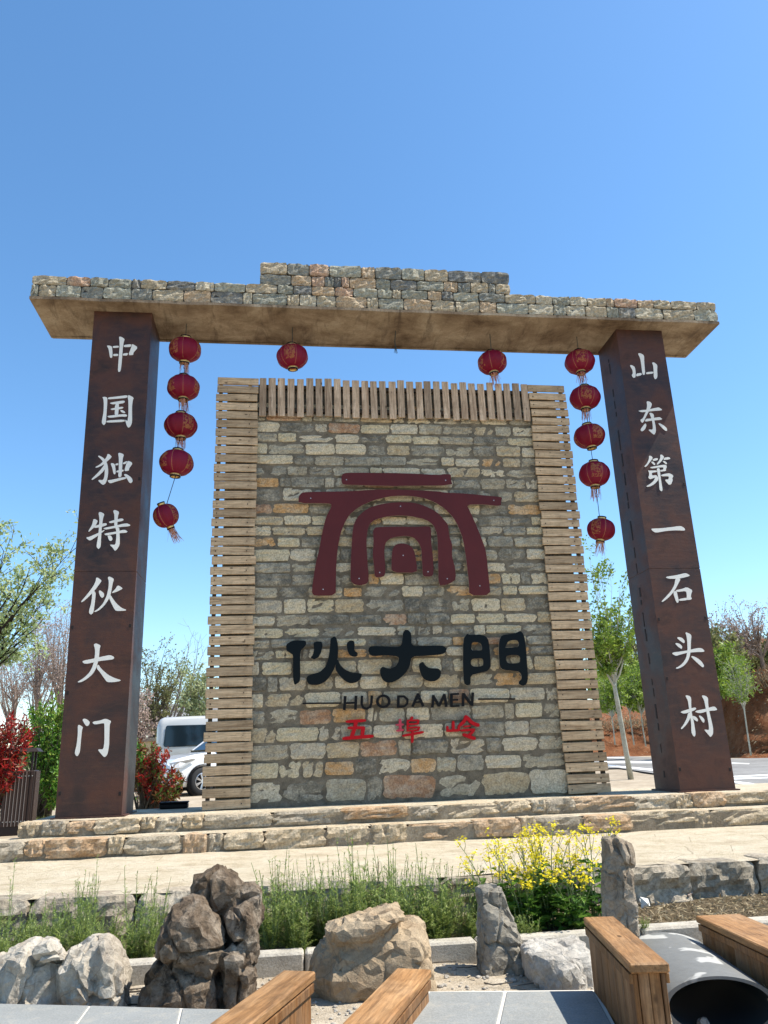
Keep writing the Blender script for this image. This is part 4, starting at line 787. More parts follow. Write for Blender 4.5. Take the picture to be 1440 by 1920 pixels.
# ------------------------------------------------------------------ trees and shrubs
def bez(a, c, b, t): return a*(1-t)**2 + c*(2*t*(1-t)) + b*t*t
def tree(name, label, base, crotch, targets, r0, leafmat, barkmat, seed, leaf=(.05, .025), per=10, twigs=7, twlen=.22, group=None, cat='tree', low=.55, r_tip=.004, second=2, droop=.0):
    R = random.Random(seed); o = tag(empty(name, base), label, cat, group); tr = MB(); lf = MB(); base = Vector(base); crotch = Vector(crotch)
    mid = base.lerp(crotch, .5)+Vector((R.uniform(-.04, .04), 0, 0))*(crotch-base).length
    trunk = [bez(base, mid, crotch, t) for t in (0, .25, .5, .75, 1)]; rr = [r0*1.15, r0, r0*.92, r0*.85, r0*.72]
    tr.tube([p-base for p in trunk], rr, 8)
    for tg in targets:
        tg = Vector(tg); t0 = R.uniform(low, 1.0); s = bez(base, mid, crotch, t0); v = tg-s; L = v.length
        c = s + v*.45 + Vector((R.uniform(-.1, .1), R.uniform(-.1, .1), -.10+R.uniform(-.06, .06)))*L
        pts = [bez(s, c, tg, i/6)+rnd_unit(R)*L*.012 for i in range(7)]; ra = [r0*.42*(1-i/6)**1.1+r_tip for i in range(7)]
        tr.tube([p-base for p in pts], ra, 5, False)
        def leaves(p, d, n, spread):
            for _ in range(n):
                q = p+rnd_unit(R)*spread*R.random(); dd = (d*.5+rnd_unit(R)).normalized(); sd = dd.cross(rnd_unit(R)).normalized(); k = R.uniform(.6, 1.25)
                lf.leaf(q-base, dd, sd, leaf[0]*k, leaf[1]*k)
        def twig(p, d, l, r, lev):
            e = p+d*l+Vector((0, 0, -droop*l)); m = p+d*l*.5+rnd_unit(R)*l*.08; tr.tube([p-base, m-base, e-base], [r, r*.7, r_tip*.6], 4, False)
            if leafmat:
                for f in (.35, .55, .75, .9, 1.0): leaves(p.lerp(e, f), d, max(1, int(per*f/5+R.random())), l*.18+leaf[0])
            if lev > 0:
                for _ in range(second): 
                    f = R.uniform(.3, .95); twig(p.lerp(e, f), (d+rnd_unit(R)*.8).normalized(), l*R.uniform(.4, .7), r*.6, lev-1)
        for k in range(twigs):
            t = R.uniform(.35, 1.0) if k else 1.0; p = bez(s, c, tg, t); d = (v.normalized()*.7+rnd_unit(R)*.75+Vector((0, 0, .2))).normalized(); twig(p, d, L*twlen*R.uniform(.5, 1.2), max(r_tip, r0*.12*(1-t*.5)), 1)
    t = tr.build('trunk', barkmat, o, True)
    if lf.v: lf.build('crown', leafmat, o)
    return o
def ell(R, cx, cy, rx, ry, n, t, dt=1.0):
    out = []
    while len(out) < n:
        a, b = R.uniform(-1, 1), R.uniform(-1, 1)
        if a*a+b*b <= 1: out.append(atd(cx+a*rx, cy+b*ry, t+R.uniform(-dt, dt)))
    return out
ZB = -.37
R = random.Random(4)
tree('leafy_tree', 'pale green leafy tree reaching in from the left edge', gnd(-70, 13, ZB), atd(-60, 1235, 13), [atd(x, y, 13+R.uniform(-.9, .9)) for x, y in ((22, 1012), (8, 1035), (-25, 1010), (95, 1052), (132, 1036), (60, 1062), (100, 1082), (40, 1085), (70, 1105), (84, 1122), (90, 1150), (48, 1150), (58, 1172), (46, 1202), (20, 1190), (28, 1215), (5, 1150), (-30, 1090), (-60, 1050), (-80, 1000), (-120, 1080), (-140, 1150), (-40, 1170), (12, 1095), (30, 1130))], .10, M['leaf_tree'], M['bark_dark'], 41, (.075, .036), 19, 8, .20, low=.75, droop=.15)
G1 = 'bare trees behind the left pillar'
for i, (bx, t, cy, tx, ty, lab) in enumerate(((30, 36, 1285, (20, 1250, 42, 55), 12, 'low bare tree with pinkish twigs at far left behind shrubs'), (72, 34, 1275, (75, 1225, 45, 60), 16, 'middle bare tree with tangled grey twigs left of the pillar'), (112, 33, 1270, (112, 1215, 40, 72), 16, 'tallest bare tree partly hidden behind the left pillar'))):
    R = random.Random(50+i); tg = ell(R, *tx, ty+6, t, 1.5)
    tree('bare_tree', lab, gnd(bx, t, ZB), atd(bx, cy, t), tg, .10, M['bud'], M['bark_twig'], 60+i, (.075, .05), 7, 9, .34, G1, r_tip=.008, low=.4)
R = random.Random(70)
tree('olive_tree', 'olive green tree with bare upright shoots behind the van', gnd(285, 31, ZB), atd(288, 1320, 31), ell(R, 302, 1295, 44, 48, 26, 31, 1.2)+[atd(290, 1228, 31), atd(308, 1222, 31), atd(340, 1240, 31), atd(272, 1240, 31)], .13, M['leaf_olive'], M['bark'], 71, (.10, .05), 12, 8, .26, r_tip=.008, low=.3)
tree('bare_tree', 'slanting bare tree with pale branches behind the van roof', gnd(315, 29, ZB), atd(318, 1350, 29), [atd(372, 1206, 29), atd(356, 1212, 29), atd(368, 1235, 29), atd(378, 1245, 29), atd(345, 1250, 29), atd(380, 1225, 29.5), atd(340, 1290, 28.5)], .09, None, M['bark_twig'], 72, (.05, .03), 0, 6, .2, r_tip=.007, low=.5)
R = random.Random(73)
tree('pale_leaf_tree', 'pale yellow-green young tree beside the slats behind the van', gnd(372, 27, ZB), atd(372, 1345, 27), ell(R, 370, 1305, 24, 40, 20, 27, .8), .06, M['leaf_pale'], M['bark'], 74, (.11, .055), 15, 7, .3, r_tip=.006)
R = random.Random(75)
tree('pink_blossom_tree', 'small bush with pinkish buds above the cream wall', gnd(262, 27, ZB), atd(262, 1390, 27), ell(R, 258, 1345, 18, 42, 16, 27, .6), .05, M['bud'], M['bark'], 76, (.10, .06), 12, 7, .3, cat='bush', r_tip=.006)
# roadside trees on the right
R = random.Random(80)
bt = onz(1183, 1461, ZB+.02); dt_ = (bt-CAM).dot(FWD)
tree('roadside_tree', 'young tree with limewashed trunk standing at the roadside', (bt.x, bt.y, ZB), atd(1148, 1262, dt_), ell(R, 1148, 1205, 42, 62, 30, dt_, .7)+[atd(1108, 1068, dt_), atd(1127, 1072, dt_), atd(1146, 1098, dt_), atd(1164, 1104, dt_), atd(1120, 1105, dt_), atd(1180, 1140, dt_)],   .072, M['leaf_yellowgreen'], M['limewash'], 81, (.10, .05), 17, 7, .24, r_tip=.004, low=.86)
G2 = 'saplings along the red earth bank'
for i, (bx, by, cx, cy, ex, ey, rx, ry, t) in enumerate(((1153, 1396, 1146, 1338, 1140, 1292, 28, 36, 33), (1189, 1397, 1179, 1325, 1180, 1285, 26, 36, 34), (1211, 1399, 1201, 1330, 1204, 1290, 24, 34, 34), (1408, 1416, 1393, 1312, 1383, 1275, 22, 34, 30))):
    R = random.Random(90+i); lab = ['sapling with pale trunk on the bank just right of the slats', 'sapling on the bank behind the limewashed roadside tree', 'sapling on the bank close to the right pillar', 'thin sapling before the red earth at the right edge'][i]
    b = onz(bx, by, -.3); 
    if (b-CAM).dot(FWD) > t or (b-CAM).dot(FWD) < 0: b = atd(bx, by, t)
    tree('sapling', lab, b, atd(cx, cy, t), ell(R, ex, ey, rx, ry, 18, t, .8), .030, M['leaf_yellowgreen'], M['limewash'], 95+i, (.13, .065) if i < 3 else (.09, .045), 13 if i < 3 else 4, 7, .3, G2, r_tip=.006, low=.8)
G3 = 'half-bare trees on top of the bank'
for i, (bx, by, cx, cy, ex, ey, rx, ry, n, lab) in enumerate(((1432, 1262, 1422, 1205, 1405, 1180, 56, 46, 24, 'dark half-bare tree on the bank at the right edge'), (1345, 1262, 1352, 1215, 1352, 1185, 32, 40, 16, 'grey half-bare tree on the bank just right of the pillar'), (1500, 1262, 1495, 1205, 1490, 1180, 50, 48, 16, 'half-bare tree on the bank reaching in from beyond the right edge'))):
    R = random.Random(110+i); tree('bank_tree', lab, atd(bx, by, 44), atd(cx, cy, 44), ell(R, ex, ey, rx, ry, n, 44, 1.5), .12, M['bud'], M['bark_twig'], 115+i, (.11, .07), 5, 7, .28, G3, r_tip=.012, low=.4)
G4 = 'bushes on the crest of the bank'
for i, (bx, by, ex, ey, rx, ry, t, mt, lab) in enumerate(((1345, 1285, 1345, 1232, 38, 42, 42, 'leaf_olive', 'olive bush on the bank crest beside the right pillar'), (1405, 1275, 1400, 1235, 40, 36, 46, 'leaf_olive', 'dull olive bush below the dark half-bare tree'), (1350, 1300, 1352, 1262, 28, 34, 38, 'leaf_yellowgreen', 'bright yellow-green bush above the red earth'), (1135, 1335, 1135, 1285, 40, 50, 46, 'leaf_yellowgreen', 'bright green bush on the bank right of the slats'), (1200, 1335, 1205, 1282, 40, 45, 46, 'leaf_yellowgreen', 'bright green bush behind the right pillar edge'), (1170, 1310, 1170, 1235, 60, 50, 52, 'leaf_olive', 'grey-olive bush high on the bank behind the roadside tree'), (1450, 1290, 1455, 1245, 35, 40, 46, 'leaf_olive', 'olive bush at the far right edge of the bank'))):
    R = random.Random(130+i); tree('bush', lab, atd(bx, by, t), atd(bx, by-12, t), ell(R, ex, ey, rx, ry, 26, t, 1.6), .06, M[mt], M['bark'], 140+i, (.22, .12), 15, 6, .28, G4, 'bush', low=.2, r_tip=.008)
# broad-leaved shrubs near the platform
def shrub(name, label, base, tips, mats, seed, leaf, n, group=None, r=.008):
    R = random.Random(seed); o = tag(empty(name, base), label, 'shrub', group); base = Vector(base); st = MB(); L = [MB() for _ in mats]
    for tp, mi in tips:
        tp = Vector(tp); c = base.lerp(tp, .5)+Vector((R.uniform(-.1, .1), R.uniform(-.1, .1), .12)); b0 = base+Vector((R.uniform(-.15, .15), R.uniform(-.12, .12), 0))
        pts = [bez(b0, c, tp, i/5)-base for i in range(6)]; st.tube(pts, [r*(1-.13*i) for i in range(6)], 5, False)
        d0 = (pts[-1]-pts[-2]).normalized()
        for k in range(n):
            f = R.random()**.5; p = bez(b0, c, tp, .45+.55*f)-base+rnd_unit(R)*.045*R.random(); d = (d0*.55*f+rnd_unit(R)).normalized(); k2 = R.uniform(.6, 1.2)
            sd = d.cross(rnd_unit(R)).normalized(); mm = mi if R.random() < .85 else (mi+1) % len(mats)
            up = sd.cross(d); l, w = leaf[0]*k2, leaf[1]*k2
            L[mm].add([p, p+d*l*.4+sd*w*.5+up*w*.15, p+d*l*.75+sd*w*.3-up*l*.05, p+d*l-up*l*.12, p+d*l*.75-sd*w*.3-up*l*.05, p+d*l*.4-sd*w*.5+up*w*.15], [(0, 1, 2, 3), (0, 3, 4, 5)])
    st.build('stems', M['bark'], o)
    for m_, mat in zip(L, mats):
        if m_.v: m_.build('foliage', mat, o)
    return o
R = random.Random(150)
tips = [(p, 0) for p in ell(R, 6, 1372, 62, 42, 85, 10.9, .45)] + [(p, 0) for p in ell(R, 12, 1438, 44, 38, 60, 10.6, .35)] + [(p, 1) for p in ell(R, -20, 1460, 50, 60, 35, 10.9, .4)]
shrub('photinia_shrub', 'photinia shrub with bright red leaves at the left edge', gnd(-15, 11.0, ZB), tips, [M['leaf_red'], M['leaf_bronze']], 151, (.085, .028), 26)
tips = [(p, 0) for p in ell(R, 85, 1370, 48, 60, 110, 12.9, .5)] + [(p, 0) for p in ell(R, 100, 1450, 30, 60, 60, 12.6, .4)] + [(p, 1) for p in ell(R, 100, 1330, 30, 28, 30, 13.2, .4)]
shrub('green_shrub', 'bright green leafy shrub between the bin and left pillar', gnd(90, 13, ZB), tips, [M['leaf_green'], M['leaf_yellowgreen']], 152, (.075, .042), 26)
tips = [(p, 0) for p in ell(R, 268, 1440, 42, 55, 70, 12.2, .45)] + [(p, 0) for p in ell(R, 318, 1475, 32, 38, 48, 12.0, .35)] + [(p, 1) for p in ell(R, 250, 1410, 20, 35, 20, 12.2, .3)] + [(p, 2) for p in ell(R, 300, 1440, 40, 40, 26, 11.9, .35)]
shrub('photinia_shrub', 'photinia shrub with bronze red leaves in front of the car', gnd(285, 12.2, ZB), tips, [M['leaf_bronze'], M['leaf_green'], M['leaf_red']], 153, (.085, .030), 24)
# rough grass under the shrubs
R = random.Random(160); m = MB()
for i in range(5200):
    px = R.uniform(60, 420); t = R.uniform(10.3, 13.2); p = gnd(px, t, ZB+.01); h = R.uniform(.05, .17); d = Vector((R.gauss(0, .35), R.gauss(0, .35), 1)).normalized(); s = Vector((R.uniform(-1, 1), R.uniform(-1, 1), 0)).normalized()*.006
    m.add([p-s, p+s, p+d*h], [(0, 1, 2)])
tag(m.build('rough_grass', M['grass']), 'patchy yellow-green grass behind the platform under the shrubs', 'grass', kind='stuff')
R = random.Random(161); m = MB()
for i in range(9000):
    k = R.random()*(len(foot)-1.01); t = R.choice((R.uniform(.2, 5), R.uniform(3.6, 6.5))); p = bank_pt(k, t); h = R.uniform(.15, .5)*(1 if t > 3.6 else .6); d = Vector((R.gauss(0, .6), R.gauss(0, .6), .8 if t > 3.6 else -.2)).normalized(); s = Vector((R.uniform(-1, 1), R.uniform(-1, 1), 0)).normalized()*.03
    m.add([p-s, p+s, p+d*h], [(0, 1, 2)])
tag(m.build('dry_bank_grass', M['dry']), 'dry straw and roots hanging over the red earth bank', 'grass', kind='stuff')

# ------------------------------------------------------------------ plants in the bed
def weed_mesh(seed, h, n, feather=True):
    R = random.Random(seed); st = MB(); lf = MB(); fl = MB()
    for k in range(n):
        a = R.uniform(0, 6.28); sp_ = R.uniform(.02, .14); hh = h*R.uniform(.55, 1.05)
        tip = Vector((math.cos(a)*sp_, math.sin(a)*sp_, hh)); b = Vector((math.cos(a)*sp_*.25, math.sin(a)*sp_*.25, 0)); c = (b+tip)/2+Vector((R.gauss(0, .02), R.gauss(0, .02), .02))
        pts = [bez(b, c, tip, i/5) for i in range(6)]; st.tube(pts, [.0032-.0004*i for i in range(6)], 4, False)
        for j in range(26):
            f = R.uniform(.02, 1.0); p = bez(b, c, tip, f); l = (.085*(1-f)+.02)*R.uniform(.6, 1.3)
            d = Vector((math.cos(j*2.4), math.sin(j*2.4), R.uniform(.1, .9))).normalized()
            if f > .72:
                d = Vector((R.gauss(0, 1), R.gauss(0, 1), .8)).normalized(); lf.leaf(p, d, d.cross(Vector((0, 0, 1))).normalized(), .022, .007); continue
            sd = d.cross(Vector((0, 0, 1))).normalized()
            for q in range(5):                     # finely cut leaf
                g = q/5; pp = p+d*l*g; w = l*.30*(1-g*.6)
                for s_ in (-1, 1):
                    dd = (d*.8+sd*s_).normalized(); lf.add([pp-d*.003, pp+d*.003, pp+dd*w], [(0, 1, 2)])
            lf.add([p-sd*.0016, p+sd*.0016, p+d*l], [(0, 1, 2)])
    return st, lf
def build_plant(name, st, lf, mats):
    me = []
    for nm, m_, mt in (('stems', st, mats[0]), ('leaves', lf, mats[1])):
        o = m_.build(nm, mt); me.append((nm, o.data)); bpy.data.objects.remove(o)
    return me
WV = [build_plant('weed', *weed_mesh(500+i, (.34, .42, .50, .30, .46)[i], (15, 13, 9, 18, 12)[i]), (M['weed_stem'], M['weed_leaf'])) for i in range(5)]
TV = [build_plant('weed', *weed_mesh(520+i, (.52, .60, .46)[i], (4, 3, 5)[i]), (M['weed_stem'], M['weed_leaf'])) for i in range(3)]
DV = [build_plant('weed', *weed_mesh(540+i, (.46, .38)[i], (4, 6)[i]), (M['dry'], M['dry'])) for i in range(2)]
def place(proto, px, y, rz, s, label, group, cat='weed', name='feathery_weed'):
    p = ony(px, 1700, y); o = tag(empty(name, (p.x, y, bed_z(p.x, y)-.01), rz), label, cat, group); o.scale = (s, s, s)
    for nm, me in proto:
        c = bpy.data.objects.new(nm, me); link(c, o)
    return o
R = random.Random(170)
for i in range(30):
    px = 500+i*13.6+R.uniform(-9, 9); y = R.uniform(-3.72, -3.25); place(WV[i % 5], px, y, R.uniform(0, 6), R.uniform(.9, 1.25)*(1 if px < 830 else .85), 'feathery green weed in the dense patch behind the tan boulder', 'weeds behind the tan boulder')
for i in range(9):
    px = 505+i*40+R.uniform(-12, 12); place(TV[i % 3], px, R.uniform(-3.4, -3.15), R.uniform(0, 6), R.uniform(.75, 1.0), 'tall thin weed stalk rising from the dense green patch', 'tall stalks in the dense patch', 'weed', 'tall_weed')
LW = 'feathery weed between the pale rock and the dark rock'
for i, (px, y, s) in enumerate(((135, -3.62, 1.0), (165, -3.5, .95), (185, -3.66, .7), (110, -3.4, .8), (240, -3.7, .75), (262, -3.62, .85), (285, -3.66, .7), (300, -3.45, .8), (70, -3.5, .85), (50, -3.35, .9), (205, -3.35, .75), (150, -3.3, .9), (90, -3.62, .7))): place(WV[(i*2) % 5], px, y, i*1.3, s, LW if px > 130 else 'feathery weed growing behind the pale twin-peaked rock', 'weeds between the two left rocks' if px > 130 else 'weeds behind the pale rock')
for i, (px, y, s) in enumerate(((5, -3.6, .8), (-15, -3.5, .95), (28, -3.66, .75))): place(WV[(i*2+1) % 5], px, y, i*1.7, s, 'feathery weed at the left edge above the pale rock', 'weeds at the left edge')
for i, (px, y, s) in enumerate(((148, -3.45, .95), (178, -3.4, 1.0), (258, -3.45, 1.05), (285, -3.3, .9), (20, -3.5, 1.05), (105, -3.5, .8))): place(TV[i % 3], px, y, i*2.1, s, 'tall thin weed stalk left of the dark rock before the path', 'tall stalks at the left', 'weed', 'tall_weed')
for i, (px, y, s) in enumerate(((530, -3.3, .85), (610, -3.6, .7), (700, -3.25, .9), (770, -3.5, .8), (850, -3.3, .8), (865, -3.65, .6))): place(DV[i % 2], px, y, i*1.1, s, 'dry straw-coloured stalk standing among the dense green weeds', 'dry stalks in the dense patch', 'weed', 'dry_weed')
place(WV[3], 985, -3.80, 1, .62, 'small feathery weed at the kerb beside the slim rock', None)
place(WV[0], 970, -3.72, 2.2, .6, 'feathery weed half hidden behind the slim grey rock', None)
place(WV[3], 1205, -3.9, 1.4, .30, 'tiny green weed at the foot of the stone post', None)

def rape_plant(seed, h, nst):
    R = random.Random(seed); st = MB(); lf = MB(); fl = MB()
    def cluster(p, k):
        for _ in range(k):
            q = p+Vector((R.gauss(0, .015), R.gauss(0, .015), R.gauss(.0, .013))); n = (Vector((R.gauss(0, .6), R.gauss(0, .6), 1))).normalized(); u = n.orthogonal().normalized(); w = n.cross(u)
            for j in range(4):
                a = j*math.pi/2+.4; d = u*math.cos(a)+w*math.sin(a); s_ = n.cross(d); fl.leaf(q, (d+n*.25).normalized(), s_, .0105, .0085)
    for k in range(nst):
        a = R.uniform(0, 6.28); sp_ = R.uniform(.03, .26); hh = h*R.uniform(.5, 1.05); b = Vector((math.cos(a)*.03, math.sin(a)*.03, 0)); tip = Vector((math.cos(a)*sp_, math.sin(a)*sp_, hh)); c = Vector((math.cos(a)*sp_*.3, math.sin(a)*sp_*.3, hh*.6))
        st.tube([bez(b, c, tip, i/6) for i in range(7)], [.0048-.0005*i for i in range(7)], 5, False); cluster(tip, 13)
        for j in range(3):
            f = R.uniform(.55, .9); p = bez(b, c, tip, f); d = Vector((R.gauss(0, .5), R.gauss(0, .5), 1)).normalized(); e = p+d*R.uniform(.06, .14); st.tube([p, (p+e)/2+Vector((R.gauss(0, .006), 0, 0)), e], [.002, .0016, .0012], 4, False); cluster(e, R.randint(4, 10))
        for j in range(10):
            f = R.uniform(.02, .62); p = bez(b, c, tip, f); aa = R.uniform(0, 6.28); d = Vector((math.cos(aa), math.sin(aa), R.uniform(-.1, .7))).normalized(); sd = d.cross(Vector((0, 0, 1))).normalized(); up = sd.cross(d); l = .13*(1-f)*R.uniform(.6, 1.2)+.025; w = l*.42
            lf.add([p, p+d*l*.35+sd*w*.35, p+d*l*.6+sd*w*.5+up*.01, p+d*l*.85+sd*w*.25-up*.005, p+d*l-up*l*.15, p+d*l*.85-sd*w*.25-up*.005, p+d*l*.6-sd*w*.5+up*.01, p+d*l*.35-sd*w*.35], [(0, 1, 2, 3), (0, 3, 4, 5), (0, 5, 6, 7)])
    return st, lf, fl
G5 = 'yellow rape plants by the slim rock'
for i, (px, y, h, n, lab) in enumerate(((935, -3.45, .50, 10, 'yellow rape plant directly behind the slim grey rock'), (985, -3.55, .54, 13, 'bushy yellow rape plant right of the slim grey rock'), (1030, -3.45, .60, 14, 'tallest yellow rape plant in the middle of the flowers'), (1075, -3.6, .54, 13, 'yellow rape plant left of the stone post'), (1118, -3.5, .62, 7, 'yellow rape plant partly behind the stone post'), (1010, -3.3, .55, 9, 'yellow rape plant at the back of the clump by the path'))):
    st, lf, fl = rape_plant(600+i, h, n); p = ony(px, 1700, y); o = tag(empty('rape_plant', (p.x, y, bed_z(p.x, y)-.01)), lab, 'plant', G5)
    st.build('stems', M['weed_stem'], o); lf.build('leaves', M['rape_leaf'], o); fl.build('flowers', M['petal'], o)
# dry litter in the bed, twigs and pebbles on the gravel
R = random.Random(180); m = MB()
for i in range(5200):
    x = R.uniform(-2, 8) if R.random() < .4 else R.uniform(4.2, 7.5); y = R.uniform(-3.78, -3.12); p = Vector((x, y, bed_z(x, y)+R.uniform(0, .02))); d = Vector((R.gauss(0, 1), R.gauss(0, 1), R.gauss(.15, .35))).normalized(); s = d.cross(rnd_unit(R)).normalized(); m.leaf(p, d, s, R.uniform(.02, .07), R.uniform(.003, .012))
tag(m.build('bed_litter', M['dry']), 'dry stalks and dead leaves littering the planting bed', 'litter', kind='stuff')
m = MB()
for i in range(1500):
    x = R.uniform(-1.5, 7); y = R.uniform(-5.0, -3.93); p = Vector((x, y, gravel_z(x, y)+.006)); d = Vector((R.gauss(0, 1), R.gauss(0, .6), R.gauss(0, .05))).normalized(); s = Vector((-d.y, d.x, 0)).normalized()
    if R.random() < .3 and noise.noise(Vector((x*2, y*2, 0))) > -.1: m.leaf(p, d, s, R.uniform(.02, .05), R.uniform(.006, .018))
    elif noise.noise(Vector((x*2.2, y*3, 7))) > .05: m.leaf(p, d, s, R.uniform(.02, .12), .004)
tag(m.build('leaf_litter', M['dry']), 'dead leaves and straw scattered over the pale gravel', 'litter', kind='stuff')
m = MB()
for i in range(46):
    x = R.uniform(1.2, 5.2); y = R.uniform(-4.6, -3.95); z = gravel_z(x, y)+.012; a = R.uniform(-.6, .6)+(math.pi if R.random() < .5 else 0); L = R.uniform(.1, .38); pts = [Vector((x+math.cos(a)*L*f, y+math.sin(a)*L*f*.8, z+.01*R.random())) + Vector((R.gauss(0, .008), R.gauss(0, .008), 0)) for f in (0, .35, .7, 1)]; m.tube(pts, [.0042, .0036, .0028, .0014], 5)
tag(m.build('fallen_twigs', M['bark']), 'thin dry twigs lying on the gravel among the rocks', 'twigs', kind='stuff')
m = MB(); bm = bmesh.new(); bmesh.ops.create_icosphere(bm, subdivisions=1, radius=1); bv_ = [v.co.copy() for v in bm.verts]; bf_ = [[v.index for v in f.verts] for f in bm.faces]; bm.free()
for i in range(2600):
    x = R.uniform(-1, 7); y = R.uniform(-5.2, -3.92); r = R.uniform(.004, .013)*(1.7 if R.random() < .05 else 1); c = Vector((x, y, gravel_z(x, y)+r*.3)); sx, sy = R.uniform(.8, 1.4), R.uniform(.8, 1.4)
    m.add([c+Vector((v.x*sx, v.y*sy, v.z*.7))*r for v in bv_], bf_)
tag(m.build('pebbles', M['rock_white'], None, True), 'pale pebbles strewn over the gravel between the rocks', 'gravel', kind='stuff')
p = onz(1210, 1690, -.5); m = MB(); q = Vector((p.x, p.y, bed_z(p.x, p.y)))
m.add([q+Vector(v) for v in ((-.035, 0, .0), (.03, -.01, .01), (.035, .03, .06), (-.02, .035, .075), (.0, -.02, .045), (-.03, .0, .004), (.028, .0, .0), (.03, .045, .05), (-.018, .05, .06))], [(0, 1, 4), (1, 2, 4), (2, 3, 4), (3, 0, 4), (5, 6, 7, 8)])
tag(m.build('paper_scrap', M['white_letter']), 'crumpled white paper scrap in the bed right of the stone post', 'litter')
a, b = onz(1290, 1680, -.5), onz(1318, 1662, -.48); m = MB(); m.tube([a, a.lerp(b, .5)+Vector((0, 0, .012)), b], [.008, .009, .006], 6); m.tube([a.lerp(b, .4)+Vector((0, 0, .008)), a.lerp(b, .4)+Vector((.12, -.01, .02))], [.006, .003], 5)
tag(m.build('broken_branch', M['bark_twig']), 'pale broken branch lying below the border stones at right', 'branch')

# ------------------------------------------------------------------ litter bin, small box, wall, house
b = gnd(47, 10.9, ZB); bw = 56*10.9/FPX; bh = (1541-1444)/FPX*10.9
bin_ = tag(empty('litter_bin', (b.x, b.y, ZB), rad(8)), 'dark brown slatted litter bin with a flat roof beside the red shrub', 'bin')
M['bin_dark'] = plain('bin_dark_metal', (.028, .017, .014), .5, .2); M['bin_slat'] = plain('bin_slat_brown', (.040, .022, .016), .5, 0, .3, .25, 12); M['bin_strip'] = plain('bin_edge_strip', (.22, .18, .16), .5, .1)
zb0 = .10
box_obj('bin_body', -bw/2+.02, bw/2-.02, -bw/2+.02, bw/2-.02, zb0-.1, zb0+bh, M['bin_dark'], bin_, .01)
for k in range(8):
    x0 = -bw/2+.03+k*(bw-.06)/8; o = box_obj('slat', x0+.004, x0+(bw-.06)/8-.010, -bw/2, -bw/2+.019, zb0+.02, zb0+bh-.01, M['bin_slat'], bin_, .003)
    if 0 < k < 7: box_obj('edge_strip', x0-.004, x0+.006, -bw/2-.003, -bw/2+.012, zb0+.02, zb0+bh-.01, M['bin_strip'], o)
    for zz in (zb0+.08, zb0+bh-.07): mm = MB(); mm.tube([(x0+.03, -bw/2-.006, zz), (x0+.03, -bw/2+.004, zz)], .007, 6); mm.build('bolt', M['screw'], o)
for k in range(8):
    y0 = -bw/2+.03+k*(bw-.06)/8; box_obj('slat', bw/2-.019, bw/2, y0+.004, y0+(bw-.06)/8-.008, zb0+.02, zb0+bh-.01, M['bin_slat'], bin_, .003)
for sx in (-1, 1):
    for sy in (-1, 1): box_obj('roof_post', sx*bw*.32-.014, sx*bw*.32+.014, sy*bw*.32-.014, sy*bw*.32+.014, zb0+bh, zb0+bh+.25, M['bin_dark'], bin_)
m = MB(); zr = zb0+bh+.25; e = bw*.52; m.add([(-e, -e, zr), (e, -e, zr), (e, e, zr), (-e, e, zr), (-e*.8, -e*.8, zr+.05), (e*.8, -e*.8, zr+.05), (e*.8, e*.8, zr+.05), (-e*.8, e*.8, zr+.05)], [(3, 2, 1, 0), (4, 5, 6, 7), (0, 1, 5, 4), (1, 2, 6, 5), (2, 3, 7, 6), (3, 0, 4, 7)]); m.build('roof', M['bin_dark'], bin_)
p = onz(302, 1527, .0); o = tag(empty('floodlight_box', (p.x, 1.0, 0)), 'small black box lying at the back edge of the platform', 'box')
box_obj('housing', -.16, .16, -.06, .06, .0, .055, M['black'], o, .01); box_obj('lid', -.165, .165, -.065, .065, .056, .075, M['black'], o, .006)
M['cream_wall'] = soil('cream_render', (.52, .40, .22), (.60, .47, .27), (.66, .54, .34), 1.5, .01); M['coping'] = soil('wall_coping', (.26, .22, .16), (.33, .28, .21), (.40, .35, .27), 3, .01)
wl_ = tag(empty('boundary_wall', gnd(300, 29.5, ZB)), 'cream rendered boundary wall with stone coping behind the van', 'wall'); wp = wl_.location
a = gnd(120, 30, ZB); b = gnd(520, 30.5, ZB); dv = (b-a); L = dv.length; ang = math.atan2(dv.y, dv.x); wl_.location = a; wl_.rotation_euler = (0, 0, ang)
zt = atd(285, 1384, 30).z-ZB
box_obj('wall_panel', 0, L, -.1, .1, 0, zt-.12, M['cream_wall'], wl_); box_obj('coping', -.05, L+.05, -.2, .2, zt-.12, zt+.02, M['coping'], wl_, .02)
for k in range(4): box_obj('pier', k*L/3-.2, k*L/3+.2, -.18, .18, 0, zt+.1, M['cream_wall'], wl_)
hs_ = tag(empty('house', gnd(350, 40, ZB)), 'small house with grey pitched roof far behind the van', 'house'); M['roof_tile'] = soil('grey_roof', (.17, .17, .17), (.23, .23, .23), (.30, .30, .29), 2, .02)
zt = atd(350, 1345, 40).z-ZB; zrg = atd(335, 1318, 40).z-ZB
box_obj('wall', -1.6, 3.2, -1.5, 1.5, 0, zt, M['cream_wall'], hs_)
m = MB(); m.add([(-1.9, -1.9, zt-.1), (3.5, -1.9, zt-.1), (3.5, 0, zrg), (-1.9, 0, zrg), (-1.9, 1.9, zt-.1), (3.5, 1.9, zt-.1)], [(0, 1, 2, 3), (3, 2, 5, 4), (0, 3, 4), (1, 5, 2), (0, 4, 5, 1)]); m.build('roof', M['roof_tile'], hs_)
for k in range(2): o = box_obj('window', -1.0+k*2.2, 0+k*2.2, -1.53, -1.48, zt*.4, zt*.75, M['coping'], hs_); box_obj('pane', -.93+k*2.2, -.07+k*2.2, -1.545, -1.52, zt*.44, zt*.71, M['pipe_in'], o)

